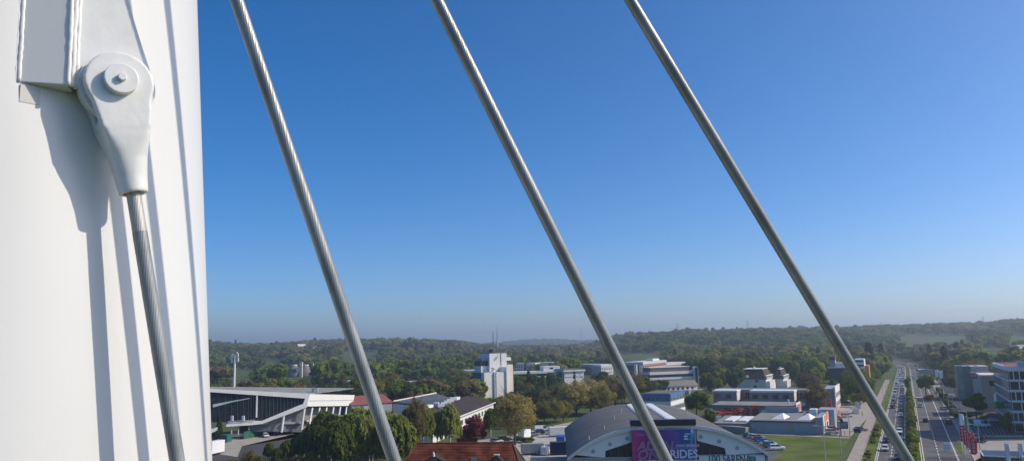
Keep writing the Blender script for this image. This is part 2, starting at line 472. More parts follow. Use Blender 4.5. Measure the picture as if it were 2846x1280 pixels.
# pin position on the extended cable axis
tt = 0
for k in range(400):
    p_ = C0A + AX * (k * 0.002); v_ = p_ - CAM; yy = 640 - F * v_.dot(UP) / v_.dot(FWD)
    if yy <= 247: break
PIN = p_
NL = Vector((0.60, -0.80, 0)).normalized()       # lug plate normal, towards the viewer
NL = (NL - AX * NL.dot(AX)).normalized()
WL = NL.cross(AX) * -1
if WL.x < 0: WL = -WL
def lug(a, b, c): return PIN + WL * a + AX * b + NL * c
# lug plate: rounded bottom around the pin, running up and left into the mast
pl = []
for k in range(25):
    t = R(-215 + k * (215 + 8) / 24)
    pl.append((0.150 * math.cos(t), 0.150 * math.sin(t)))
outl = pl + [(0.128, 0.16), (0.108, 0.32), (0.06, 0.9), (0.02, 1.6), (-0.05, 1.6), (-0.19, 0.6), (-0.262, 0.03), (-0.235, 0.025), (-0.20, 0.03), (-0.165, 0.048), (-0.138, 0.072)]
q = MB(); q.prism([lug(a, b, -0.03) - ML for a, b in outl], NL * 0.06)
lugo = fixn(q.build("lug_plate", CASTW, mast)); bevel(lugo, 0.006, 2)
# welded box bracket left of the lug
NB = Vector((0.27, -0.963, 0)).normalized(); WB = Vector((0.963, 0.27, 0)).normalized()
bc = mast_hit(CAM, ray(54, 228)) + NB * 0.002 + WB * 0.086
GU = Vector((-MK * 0.72, MK * 0.68, 1)).normalized()
def brk(a, b, c): return bc + WB * a + GU * b + NB * c - ML
q = MB(); q.hexa([brk(-0.083, 0, 0), brk(0.083, 0, 0), brk(0.083, 0, -0.10), brk(-0.083, 0, -0.10)],
                 [brk(-0.083, 2.2, 0), brk(0.083, 2.2, 0), brk(0.083, 2.2, -0.10), brk(-0.083, 2.2, -0.10)])
br = fixn(q.build("box_bracket", MASTW, mast)); bevel(br, 0.004, 2)
for (a, c, r_) in ((-0.088, -0.004, 0.011), (-0.103, -0.004, 0.011), (0.090, -0.004, 0.010), (0.101, -0.022, 0.010), (0.109, -0.045, 0.010)):
    q = MB(); pts = []; rr = []
    for k in range(90):
        pts.append(brk(a + random.uniform(-.0012, .0012), 0.0 + k * 0.018, c)); rr.append(r_ * random.uniform(0.86, 1.12))
    q.tube(pts, rr, 8); q.build("weld_bead", CASTW, br, smooth=True)
h = mast_hit(CAM, ray(83, 264)); nh = Vector((h.x - MC.x, h.y - MC.y, 0)).normalized(); th_ = Vector((-nh.y, nh.x, 0))
q = MB(); q.hexa([h + th_ * a + Vector((0, 0, b)) + nh * -0.01 - ML for a, b in ((-.036, -.036), (.036, -.036), (.036, .036), (-.036, .036))],
                 [h + th_ * a + Vector((0, 0, b)) + nh * 0.004 - ML for a, b in ((-.036, -.036), (.036, -.036), (.036, .036), (-.036, .036))])
fixn(q.build("tag_plate", pm("primer_patch", (0.60, 0.585, 0.555), 0.6, 0.05, 20), mast))

def rope(name, A, B, t0, t1, dia, mat, parent, tf0=-0.35, tf1=1.25, strands=20, pitch=0.95):
    L = (B - A).length; d = (B - A).normalized(); a = d.orthogonal().normalized(); b = d.cross(a)
    ss = []
    s = t0 * L
    while s < t1 * L:
        ss.append(s)
        s += 0.022 if tf0 * L <= s <= tf1 * L else 0.5
        if ss[-1] < tf0 * L < s: s = tf0 * L
    ss.append(t1 * L)
    nn = strands * 4; th = np.arange(nn) / nn * 2 * np.pi
    S = np.array(ss)
    inside = ((S >= tf0 * L) & (S <= tf1 * L)).astype(float)
    prof = 1 - 0.034 * (1 - np.abs(np.cos(np.arange(nn) / 4 * np.pi))) ** 1.0
    rr = dia / 2 * (1 - inside[:, None] * (1 - prof[None, :]))
    an = th[None, :] + inside[:, None] * (S[:, None] * 2 * np.pi / pitch)
    c = np.array(A)[None, None, :] + np.array(d)[None, None, :] * S[:, None, None]
    V = c + rr[..., None] * (np.cos(an)[..., None] * np.array(a) + np.sin(an)[..., None] * np.array(b))
    vs = V.reshape(-1, 3)
    idx = np.arange(len(S) - 1)[:, None] * nn + np.arange(nn)[None, :]
    nx = np.arange(len(S) - 1)[:, None] * nn + (np.arange(nn)[None, :] + 1) % nn
    fs = np.stack([idx, nx, nx + nn, idx + nn], -1).reshape(-1, 4)
    me = bpy.data.meshes.new(name); me.from_pydata(vs.tolist(), [], fs.tolist()); me.materials.append(mat)
    me.polygons.foreach_set("use_smooth", [True] * len(fs)); me.update()
    return fixn(link(name, me, parent))
DIA = 0.060
def to_ground(A, B): return (A.z - 0.0) / (A.z - B.z)
def to_mast(A, B):
    d = (A - B)
    t = 0
    while t < 6:
        p = A + d * t
        if (Vector((p.x - MC.x, p.y - MC.y))).length < mast_r(p.z) - 0.05: return -t
        t += 0.02
    return -4.0
CABLES = [((657.5, 0, 3.25), (1096, 1280, 3.50), "grey twisted steel stay cable nearest the white mast, crossing only sky and trees"),
          ((1213.5, 0, 3.50), (1853, 1280, 3.90), "middle grey steel stay cable passing in front of the purple banner"),
          ((1750.7, 0, 3.90), (2525, 1280, 4.45), "rightmost grey steel stay cable ending above the busy road")]
for a, b, lb in CABLES:
    A, B = P(*a), P(*b)
    t = thing("stay_cable", lb, "cable", (0, 0, 0), 0, "stay cables fanning out from the mast")
    rope("rope", A, B, to_mast(A, B), to_ground(A, B), DIA, STEEL, t)
sc_ = thing("stay_cable", "steel stay cable hanging from the white forged socket on the mast", "cable", (0, 0, 0), 0, "stay cables fanning out from the mast")
L0 = (C0B - C0A).length
rope("rope", C0A, C0B, 0.145, to_ground(C0A, C0B), DIA, STEEL, sc_, tf0=0.0)
rope("bare_rope_end", C0A, C0B, -0.1, 0.147, DIA * 0.97, STEEL2, sc_, tf0=-0.2)
# open socket: two cheeks and a conical barrel, remeshed into one casting
SB = (C0A - PIN).length                          # pin to socket mouth
q = MB()
def cheek(c0, c1):
    o = []
    for k in range(37):
        t = R(-28 + k * (180 + 56) / 36)
        o.append((0.134 * math.cos(t), 0.134 * math.sin(t)))
    o += [(-0.110, -0.10), (-0.101, -0.15), (-0.094, -0.20), (0.094, -0.20), (0.101, -0.15), (0.110, -0.10)]
    return q.prism([lug(a, b, c0) for a, b in o], NL * (c1 - c0))
cheek(0.038, 0.092); cheek(-0.092, -0.038)
secs = [(0.150, 0.099, 0.091, .12), (0.20, 0.0935, 0.091, .14), (0.235, 0.089, 0.089, .28), (0.275, 0.082, 0.083, .50), (0.32, 0.0745, 0.075, .78), (0.40, 0.0645, 0.0645, 1), (SB, 0.058, 0.058, 1)]
nn = 40; vs = []; fs = []
for s_, a_, b_, pw in secs:
    for k in range(nn):
        t = 2 * math.pi * k / nn
        sp_ = lambda v: math.copysign(abs(v) ** pw, v)
        vs.append(lug(a_ * sp_(math.cos(t)), -s_, b_ * sp_(math.sin(t))))
for s_, a_ in ((SB, 0.041), (SB - 0.03, 0.036)):
    for k in range(nn):
        t = 2 * math.pi * k / nn; vs.append(lug(a_ * math.cos(t), -s_, a_ * math.sin(t)))
for i in range(len(secs) + 1):
    for k in range(nn): fs.append((i * nn + k, i * nn + (k + 1) % nn, (i + 1) * nn + (k + 1) % nn, (i + 1) * nn + k))
fs.append(tuple(range(nn))[::-1]); fs.append(tuple(range((len(secs) + 1) * nn, (len(secs) + 2) * nn)))
q.add(vs, fs)
so = fixn(q.build("socket", CASTW, sc_, smooth=True))
rm = so.modifiers.new("remesh", 'REMESH'); rm.mode = 'VOXEL'; rm.voxel_size = 0.0045; rm.use_smooth_shade = True
sm = so.modifiers.new("smooth", 'SMOOTH'); sm.factor = 0.5; sm.iterations = 28
def disc(name, rad_, c0, c1, mat, parent, n=48, off=(0, 0), rot=0.0, bev=0.004):
    qq = MB(); qq.prism([lug(off[0] + rad_ * math.cos(rot + 2 * math.pi * k / n), off[1] + rad_ * math.sin(rot + 2 * math.pi * k / n), c0) for k in range(n)], NL * (c1 - c0))
    o = fixn(qq.build(name, mat, parent)); bevel(o, bev, 2); return o
disc("pin_washer", 0.066, 0.084, 0.128, CASTW, so)
disc("bolt_head", 0.0185, 0.126, 0.147, CASTW, so, n=6, rot=0.3, bev=0.003)

# ------------------------------------------------------------------ buildings
class Bld:
    """building frame: front-left top corner at photo pixel (x1,y1) depth Y1, front-right at x2 depth Y2; local x along front, y inwards, z up"""
    def __init__(s, name, label, cat, x1, y1, Y1, x2, Y2, group=None):
        a = P(x1, y1, Y1)
        if Y2 is None:          # front parallel to the direction across the road
            Y2 = Y1
            for _ in range(12): Y2 = Y1 - 0.5025 * (P(x2, y1, Y2).x - a.x)
        b = P(x2, y1, Y2)
        s.h = a.z; s.w = Vector((b.x - a.x, b.y - a.y)).length
        s.rz = math.atan2(b.y - a.y, b.x - a.x)
        s.t = thing(name, label, cat, (a.x, a.y, 0), s.rz, group)
        s.o = Vector((a.x, a.y, 0))
        s.ex = Vector((math.cos(s.rz), math.sin(s.rz), 0)); s.ey = Vector((-s.ex.y, s.ex.x, 0))
    def lx(s, x, y=0.0):     # local x of photo column x on the wall y=const
        p0 = s.o + s.ey * y
        q = PL(x, 1000, p0, s.ey); return (q - s.o).dot(s.ex)
    def lz(s, x, py, y=0.0):
        p0 = s.o + s.ey * y
        return PL(x, py, p0, s.ey).z
    def box(s, name, x0, x1, y0, y1, z0, z1, mat): return boxp(name, x0, x1, y0, y1, z0, z1, mat, s.t)
    def win(s, *a, **k): return window(s.t, *a, **k)
    def gable(s, name, x0, x1, y0, y1, ze, zr, mat, along='x', over=0.4, thick=0.25, parent=None):
        q = MB()
        if along == 'x':
            ym = (y0 + y1) / 2
            for (ya, yb) in ((y0 - over, ym), (y1 + over, ym)):
                q.hexa([(x0 - over, ya, ze), (x1 + over, ya, ze), (x1 + over, yb, zr), (x0 - over, yb, zr)],
                       [(x0 - over, ya, ze + thick), (x1 + over, ya, ze + thick), (x1 + over, yb, zr + thick), (x0 - over, yb, zr + thick)])
        else:
            xm = (x0 + x1) / 2
            for (xa, xb) in ((x0 - over, xm), (x1 + over, xm)):
                q.hexa([(xa, y0 - over, ze), (xb, y0 - over, zr), (xb, y1 + over, zr), (xa, y1 + over, ze)],
                       [(xa, y0 - over, ze + thick), (xb, y0 - over, zr + thick), (xb, y1 + over, zr + thick), (xa, y1 + over, ze + thick)])
        return fixn(q.build(name, mat, parent or s.t))

# --- arena hall with the curved roof -------------------------------------
AD = 160.0; ATH = 0.055
aN = Vector((-ATH, -1, 0)).normalized(); aX = Vector((1, -ATH, 0)).normalized(); aY = -aN
a0 = P(1592.6, 1272, AD); a1 = PL(2124, 1262, a0, aN)
AC = (a0 + a1) / 2; HW = (a1 - a0).length / 2; AZ = (a0.z + a1.z) / 2
arena = thing("arena_hall", "arena hall with a grey barrel roof and white arched gable under the purple banner", "hall", (AC.x, AC.y, 0), math.atan2(aX.y, aX.x))
def al(x, y, dy=0.0):          # photo pixel on the front plane -> local point
    p = PL(x, y, AC - aY * (-dy), aN) if dy == 0 else PL(x, y, AC + aY * dy, aN)
    v = p - Vector((AC.x, AC.y, 0)); return Vector((v.dot(aX), v.dot(aY), v.z))
RISE = 5.3
def arc(x, off=0.0): return AZ + off + RISE * (1 - abs(x / HW) ** 2.6)
xs = np.linspace(-HW - 1.2, HW + 1.2, 121)
ALEN = 56.0
def roof_shell(y0, y1, off0, off1, x_=xs):
    q = MB(); n_ = len(x_); vs = []
    for y in (y0, y1):
        for o_ in (off0, off1):
            vs += [(x, y, arc(x, o_)) for x in x_]
    fs = []
    for i in range(n_ - 1):
        fs += [(i, i + 1, n_ + i + 1, n_ + i), (2 * n_ + i, 3 * n_ + i, 3 * n_ + i + 1, 2 * n_ + i + 1), (i, 2 * n_ + i, 2 * n_ + i + 1, i + 1), (n_ + i, n_ + i + 1, 3 * n_ + i + 1, 3 * n_ + i)]
    fs += [(0, n_, 3 * n_, 2 * n_), (n_ - 1, 3 * n_ - 1, 4 * n_ - 1, 2 * n_ - 1)]
    fs[-1] = (n_ - 1, 2 * n_ + n_ - 1, 3 * n_ + n_ - 1, n_ + n_ - 1)
    q.add(vs, fs); return q
aroof = fixn(roof_shell(-0.3, ALEN, 0.35, 0.85).build("roof", SLATE, arena, smooth=False))
fixn(roof_shell(-0.75, -0.32, 0.28, 0.92).build("roof_edge", pm("roof_edge_metal", (0.66, 0.66, 0.65), 0.5, 0.05), arena))
# seams of the roof membrane
for k in range(1, 7):
    y = k * ALEN / 7
    fixn(roof_shell(y, y + 0.10, 0.84, 0.865).build("roof_seam", SLATE, aroof))
# skylight domes in two rows along the ridge
for row, xo in enumerate((-3.2, 1.6)):
    for k in range(13):
        q = MB(); y = 6.5 + k * 3.6; xo_ = xo; z = arc(xo_ + 0.7, 0.85)
        rings = [(1.0, 0.0), (1.0, 0.35), (0.85, 0.55), (0.5, 0.66)]
        vs = []
        for s_, h_ in rings: vs += [(xo_ + 0.75 + a * s_ * 1.1, y + b * s_ * 0.95, z - 0.15 + h_) for a, b in ((-1, -1), (1, -1), (1, 1), (-1, 1))]
        fs = [(i * 4 + k2, i * 4 + (k2 + 1) % 4, i * 4 + 4 + (k2 + 1) % 4, i * 4 + 4 + k2) for i in range(3) for k2 in range(4)] + [(12, 13, 14, 15), (3, 2, 1, 0)]
        q.add(vs, fs); fixn(q.build("skylight_dome", SIGNW, aroof, smooth=False))
for k, (x, y) in enumerate(((-12, 9), (-15.5, 3.5), (-9, 20), (-6.3, 34), (9, 30))):
    MB().cyl((x, y), 0.14, arc(x, 0.8), arc(x, 0.8) + 0.9, 8).build("roof_vent", LAMPM, aroof)
def afront(pts, name, mat, dy0, th, parent=arena):
    q = MB(); q.prism([(p[0], dy0, p[2]) for p in pts], (0, th, 0)); return fixn(q.build(name, mat, parent))
def px8(X, Y): return al(1560 + X * 0.23292, 1080 + Y * 0.23292)
# white gable panels, left and right of the banner
def gable_panel(side):
    if side < 0:
        low = [px8(525, 818), px8(525, 737), px8(845, 630)]
        xs_ = np.linspace(low[-1].x, -HW + 0.35, 20)
        up_ = [Vector((x, 0, arc(x, 0.30))) for x in xs_]
        return low + up_
    low = [px8(1620, 613), px8(1952, 703), px8(1966, 783)]
    xs_ = np.linspace(HW - 0.2, low[0].x, 20)
    return low + [Vector((x, 0, arc(x, 0.30))) for x in xs_]
for s_ in (-1, 1):
    gp = gable_panel(s_); afront(gp, "gable_panel", WHITE, 0.0, 0.4)
for (X, Y) in ((785, 588), (580, 655), (380, 740), (1665, 568), (1885, 622), (2100, 702)):
    c = px8(X, Y); q = MB()
    q.prism([(c.x + 0.40 * math.cos(t), -0.06, c.z + 0.40 * math.sin(t)) for t in np.linspace(0, 2 * math.pi, 24, endpoint=False)], (0, 0.08, 0))
    v_ = fixn(q.build("round_vent", pm("vent_grey", (0.36, 0.38, 0.40), 0.6), arena))
    for k in range(4):
        zz = c.z - 0.25 + k * 0.16; hw_ = math.sqrt(0.36 ** 2 - (zz - c.z) ** 2)
        MB().box(c.x - hw_, c.x + hw_, -0.085, -0.055, zz - 0.03, zz + 0.03).build("louvre", LAMPM, v_)
# glazing behind the panels and centre wall
gl = afront([px8(500, 860), px8(500, 700), px8(860, 600), px8(1610, 590), px8(2000, 690), px8(2000, 860)], "glazing", GLASS, 0.75, 0.2)
for X in (600, 690, 780, 1700, 1790, 1880):
    a = px8(X, 830); boxp("mullion", a.x - 0.06, a.x + 0.06, 0.66, 0.78, AZ - 1.5, AZ + 4.2, DARKST, gl)
boxp("centre_wall", px8(862, 800).x, px8(1612, 800).x, 0.5, 0.7, 0, AZ + RISE - 0.2, DARKW, arena)
sill = px8(100, 830).z
# corrugated lower wall at the left, each rib its own strip in one sheet
q = MB(); x0_ = px8(85, 840).x; x1_ = px8(862, 840).x
q.box(x0_, x1_, 0.15, 0.5, 0, sill)
lw = q.build("lower_wall", pm("corrugated_sheet", (0.42, 0.45, 0.47), 0.5, 0.04), arena)
q = MB(); x = x0_
while x < x1_ - 0.2:
    q.box(x, x + 0.12, 0.08, 0.16, 0.0, sill - 0.06); x += 0.26
rb = q.build("ribs", pm("corrugated_sheet", (0.42, 0.45, 0.47)), lw); rb["kind"] = "stuff"
boxp("sill_trim", x0_, x1_, -0.05, 0.55, sill, sill + 0.18, LAMPM, arena)
x2_ = px8(1640, 790).x; x3_ = px8(2428, 790).x; zt = px8(2000, 792).z
sb = boxp("sign_board", x2_, x3_, -0.12, 0.3, zt - 4.4, zt, SIGNW, arena)
boxp("sign_rail", x2_ - 0.2, x3_, -0.15, 0.4, zt + 0.04, zt + 0.22, LAMPM, arena)
for k in range(8):
    xx = x2_ + 2 + k * (x3_ - x2_ - 3) / 8
    MB().tube([(xx, -0.1, zt + 0.2), (xx, -0.6, zt + 0.3), (xx, -0.75, zt + 0.18)], 0.05, 6).build("spot_lamp", LENS, arena)
boxp("side_wall", -HW - 0.7, -HW - 0.3, 0.1, ALEN - 0.5, 0, AZ + 0.3, pm("arena_side", (0.30, 0.32, 0.34), 0.7), arena)
boxp("side_wall", HW + 0.3, HW + 0.7, 0.1, ALEN - 0.5, 0, AZ + 0.3, pm("arena_side", (0.30, 0.32, 0.34), 0.7), arena)
q = MB(); q.prism([(x, ALEN - 0.6, arc(x, 0.2) if abs(x) <= HW else 0) for x in np.linspace(-HW, HW, 30)] + [(HW, ALEN - 0.6, 0), (-HW, ALEN - 0.6, 0)], (0, 0.3, 0)); fixn(q.build("back_wall", CONC, arena))
s0 = px8(1745, 870)
def sgn(X, Y): p = px8(X, Y); return Vector((p.x, -0.13, p.z))
text_mesh("lettering", "100.5", 2.35, TEAL, sb, frame_on(sgn(1745, 882), (1, 0, 0), (0, 0, 1)), 0.02, bold=0.055, xs=0.72)
text_mesh("lettering", "ARENA", 2.25, GREYT, sb, frame_on(sgn(1965, 884), (1, 0, 0), (0, 0, 1)), 0.02, bold=0.06, xs=0.68)
q = MB(); q.prism([sgn(2232, 800), sgn(2316, 800), sgn(2322, 890), sgn(2262, 890)], (0, -0.03, 0)); fixn(q.build("logo_tile", TEAL, sb))
q = MB(); q.prism([sgn(2262, 818) + Vector((0, -.035, 0)), sgn(2300, 818) + Vector((0, -.035, 0)), sgn(2302, 846) + Vector((0, -.035, 0)), sgn(2266, 846) + Vector((0, -.035, 0))], (0, -0.02, 0))
fixn(q.build("logo_square", pm("pale_teal", (0.10, 0.32, 0.36), 0.5), sb))
# --- banner on its frame --------------------------------------------------
ban = thing("event_banner", "purple to blue event banner hung on a black topped frame in front of the arena", "banner", (AC.x, AC.y, 0), math.atan2(aX.y, aX.x))
def bx(X, Y, dy=-1.2):
    x_, y_ = 1560 + X * 0.23292, 1080 + Y * 0.23292
    p = PL(x_, y_, AC + aY * dy, aN); v = p - Vector((AC.x, AC.y, 0)); return Vector((v.dot(aX), dy, v.z))
tl, tr_, bl_ = bx(825, 375), bx(1605, 357), bx(828, 447)
zt_ = (tl.z + tr_.z) / 2; zb_ = zt_ - (tl.z - bl_.z)
boxp("top_box", tl.x, tr_.x, -1.2, 0.6, zb_, zt_, BLACK, ban)
for xx in (tl.x + 0.2, tr_.x - 0.2, (tl.x + tr_.x) / 2):
    boxp("post", xx - 0.12, xx + 0.12, -0.7, -0.46, 0, zb_, LAMPM, ban)
ctop = (bx(855, 491).z + bx(1600, 480).z) / 2
boxp("top_rail", tl.x + 0.1, tr_.x - 0.1, -0.98, -0.8, ctop, ctop + 0.14, LAMPM, ban)
BM = bpy.data.materials.new("banner_print"); BM.use_nodes = True
n_ = BM.node_tree.nodes; l_ = BM.node_tree.links; b_ = n_["Principled BSDF"]; b_.inputs["Roughness"].default_value = 0.55
tc = n_.new("ShaderNodeTexCoord"); sp = n_.new("ShaderNodeSeparateXYZ"); l_.new(tc.outputs["Generated"], sp.inputs[0])
nz = n_.new("ShaderNodeTexNoise"); nz.inputs["Scale"].default_value = 2.2; nz.inputs["Detail"].default_value = 3; l_.new(tc.outputs["Generated"], nz.inputs["Vector"])
ma = n_.new("ShaderNodeMath"); ma.operation = 'MULTIPLY_ADD'; ma.inputs[1].default_value = 0.22; l_.new(nz.outputs["Fac"], ma.inputs[0]); l_.new(sp.outputs["X"], ma.inputs[2])
rp = n_.new("ShaderNodeValToRGB"); cr = rp.color_ramp
cr.elements[0].position = 0.10; cr.elements[0].color = (0.50, 0.03, 0.20, 1)
cr.elements[1].position = 1.08; cr.elements[1].color = (0.03, 0.16, 0.42, 1)
for pz, cc in ((0.32, (0.30, 0.022, 0.20, 1)), (0.52, (0.10, 0.02, 0.16, 1)), (0.72, (0.15, 0.06, 0.32, 1)), (0.9, (0.03, 0.05, 0.28, 1))):
    e_ = cr.elements.new(pz); e_.color = cc
l_.new(ma.outputs[0], rp.inputs[0]); l_.new(rp.outputs[0], b_.inputs["Base Color"])
bl2, br2 = bx(850, 860).x, bx(1606, 860).x
q = MB(); nx_ = 60; nz_ = 14; vs = []; fs = []
bz0 = ctop - 11.5
for j in range(nz_ + 1):
    for i in range(nx_ + 1):
        u = i / nx_; v = j / nz_
        x = bl2 + (br2 - bl2) * u + (1 - v) * 0.2 * (u - 0.3); z = bz0 + (ctop - 0.03 - bz0) * v
        y = -1.0 - 0.10 * math.sin(u * 17 + v * 3) * (0.3 + u) - (0.16 * math.sin(u * 60 - v * 5) if u > 0.88 else 0) + 0.05 * math.sin(u * 7 + 1)
        vs.append((x, y, z))
for j in range(nz_):
    for i in range(nx_):
        a = j * (nx_ + 1) + i; fs.append((a, a + 1, a + nx_ + 2, a + nx_ + 1))
q.add(vs, fs); cloth = q.build("banner_cloth", BM, ban, smooth=True)
sm_ = cloth.modifiers.new("solid", 'SOLIDIFY'); sm_.thickness = 0.01
LILAC = pm("lilac_print", (0.72, 0.66, 0.80), 0.5, 0.04); LINEP = pm("pink_outline_print", (0.62, 0.40, 0.62), 0.5, 0.04)
def bt(X, Y): p = bx(X, Y, -1.22); return Vector((p.x, -1.22, p.z))
text_mesh("lettering", "ALL", 2.35, LINEP, cloth, frame_on(bt(905, 728), (1, 0, 0), (0, 0, 1)), outline=0.05, shear=0.25, xs=1.05)
text_mesh("lettering", "IN", 2.35, LINEP, cloth, frame_on(bt(1170, 728), (1, 0, 0), (0, 0, 1)), outline=0.05, shear=0.25, xs=1.05)
text_mesh("lettering", "ONE", 2.45, LINEP, cloth, frame_on(bt(902, 832), (1, 0, 0), (0, 0, 1)), outline=0.05, shear=0.2, xs=1.08)
text_mesh("lettering", "3RIDES", 2.25, LILAC, cloth, frame_on(bt(1232, 822), (1, 0, 0), (0, 0, 1)), bold=0.05, xs=0.96)
text_mesh("lettering", "GAMES", 1.1, LILAC, cloth, frame_on(bt(915, 893), (1, 0, 0), (0, 0, 1)), bold=0.04)
text_mesh("lettering", "EXPO", 1.1, LILAC, cloth, frame_on(bt(1085, 893), (1, 0, 0), (0, 0, 1)), bold=0.04)
text_mesh("lettering", "ENTERTAINMENT", 1.1, LILAC, cloth, frame_on(bt(1250, 893), (1, 0, 0), (0, 0, 1)), bold=0.04, xs=0.86)
text_mesh("lettering", "WWW.3RIDES.DE", 0.62, LILAC, cloth, frame_on(bt(1366, 688), (1, 0, 0), (0, 0, 1)), bold=0.012, xs=0.95)
text_mesh("lettering", "EINTRITT", 0.6, pm("faint_print", (0.40, 0.36, 0.55), 0.5), cloth, frame_on(bt(1316, 717), (1, 0, 0), (0, 0, 1)), xs=0.86)
text_mesh("lettering", "KOSTENFREI", 0.6, MATS["faint_print"], cloth, frame_on(bt(1425, 717), (1, 0, 0), (0, 0, 1)), xs=0.86)
for (X0, X1, Y0, Y1, mt) in ((1470, 1540, 528, 540, LILAC), (1462, 1510, 552, 572, LILAC), (1512, 1550, 552, 570, TEAL), (1466, 1508, 584, 604, LILAC), (1510, 1556, 584, 606, pm("pale_teal", (0.1, .3, .36))), (892, 1000, 542, 549, LINEP)):
    a, b = bt(X0, Y1), bt(X1, Y0); boxp("print_block", a.x, b.x, -1.235, -1.22, a.z, b.z, mt, cloth)

# --- tower block ---------------------------------------------------------
def b6(X): return 1320 + X * 0.18982
def b6y(Y): return 900 + Y * 0.18982
T = Bld("tower_block", "white windowless tower block with two rooftop antennas above the trees", "building", b6(132), b6y(710), 396, b6(450), 402.8)
t = T
zU = t.lz(1385, b6y(425)); zL1 = t.lz(1355, b6y(712)); zL2 = t.lz(1395, b6y(700))
f0, f1 = t.lx(b6(132)), t.lx(b6(272)); g0, g1 = t.lx(b6(315)), t.lx(b6(447))
t.box("front_slab", f0, f1, 0, 6, 0, zL1, OFFW); t.box("front_slab", g0, g1, 0, 6, 0, zL2, OFFW)
t.box("fin", f1 + 0.02, f1 + 0.35, -0.8, 5, 0, zL1 + 0.3, WHITE); t.box("fin", g1 + 0.02, g1 + 0.8, -0.8, 7, 0, zL2 + 2.5, WHITE)
sg = t.box("glass_strip", f1 + 0.38, g0 - 0.02, 1.0, 3, 0, zL1 - 0.5, GLASS)
for k in range(7): t.box("spandrel", f1 + 0.4, g0 - 0.05, 0.9, 1.05, 2 + k * 2.7, 2.35 + k * 2.7, BROWNW)
u0, u1 = t.lx(b6(213), 6.1), t.lx(b6(464), 6.1)
t.box("upper_shaft", u0, u1, 6.05, 16, 0, zU, OFFW)
t.box("roof_edge", u0 - 0.1, u1 + 0.1, 5.95, 16.1, zU + 0.01, zU + 0.25, DARKST)
r0, r1 = t.lx(b6(470), 7), t.lx(b6(555), 7)
zR = t.lz(1418, b6y(590), 7)
t.box("right_block", r0 + 0.1, r1, 7, 15, 0, zR, CREAM)
t.box("recess", r0 + 0.1, r0 + 1.6 + 0.4, 7.6, 14, zR, zR + 2.1, DARKW); t.box("cap", u1 + 0.05, r0 + 2.4, 7.0, 14.5, zR + 2.1, zR + 3.9, OFFW)
l0 = t.lx(b6(88), 8)
zB0, zB1, zB2 = t.lz(1345, b6y(705), 8), t.lz(1345, b6y(610), 8), t.lz(1345, b6y(540), 8)
t.box("left_block", l0, u0 - 0.05, 8, 15, 0, zB1, OFFW); t.box("dark_band", l0 - 0.05, u0 - 0.05, 7.9, 15, zB1 + 0.01, zB2, BLACK)
t.box("left_cap", l0 + 0.8, u0 - 0.05, 8.3, 14, zB2 + 0.01, zB2 + 1.4, GREYW)
sdw = t.box("side_wing", l0 - 0.4, f0 - 0.05, 3, 12, 0, zB0, DARKW)
for k in range(6): boxp("window_band", l0 - 0.35, f0 - 0.1, 2.9, 3.05, 2 + k * 2.7, 3.4 + k * 2.7, GLASS, sdw)
mm_ = pm("antenna_grey", (0.16, 0.17, 0.18), 0.5)
ax_ = t.lx(1371.5, 9); az = t.lz(1371, 917, 9)
MB().tube([(ax_, 9, zU), (ax_, 9, zU + (az - zU) * .8), (ax_, 9, az)], [0.26, 0.22, 0.07], 8).build("antenna", mm_, t.t)
bx_ = t.lx(1383, 9); az2 = t.lz(1383, 903, 9)
an2 = MB().tube([(bx_, 9, zU), (bx_, 9, zU + (az2 - zU) * .55), (bx_, 9, az2)], [0.24, 0.2, 0.05], 8).build("antenna", mm_, t.t)
for k in range(5): MB().box(bx_ - 0.45, bx_ + 0.45, 8.7, 9.3, zU + 3 + k * 1.0, zU + 3.5 + k * 1.0).build("aerial_panel", LAMPM, an2)
t.box("plant_box", ax_ - 0.9, ax_ + 1.0, 8, 12, zU + 0.26, zU + 2.0, DARKW)
for dx, dz in ((2, -6.0), (2.6, -5.2)): MB().tube([(u0 + dx + 2, 6.0, zU + dz + 3), (u0 + dx + 2, 5.3, zU + dz + 3), (u0 + dx + 2, 5.3, zU + dz + 4.5)], 0.12, 6).build("wall_aerial", DARKST, t.t)
MB().tube([(bx_ + .3, 5.85, zL2), (bx_ + .3, 5.85, zU)], 0.14, 6).build("cable_duct", LAMPM, t.t)
for i in range(2):
    for k in range(2): t.win(u0 + 1.0 + i * 0.75, u0 + 1.5 + i * 0.75, zL1 + 0.6 + k * 1.1, zL1 + 1.2 + k * 1.1, 6.0, fw=0.05, frame=BROWNW)

def bands(b, x0, x1, y0, y1, z0, n, fh, wallm, glassm=None, gh=0.5, inset=0.35):
    """storeys: parapet band and recessed glazing strip with mullions"""
    for k in range(n):
        zz = z0 + k * fh
        b.box("window_band", x0 + 0.2, x1 - 0.2, y0 + inset, y1 - inset, zz + 0.01, zz + fh * gh, glassm or GLASS)
        b.box("parapet", x0, x1, y0, y1, zz + fh * gh + 0.01, zz + fh, wallm)

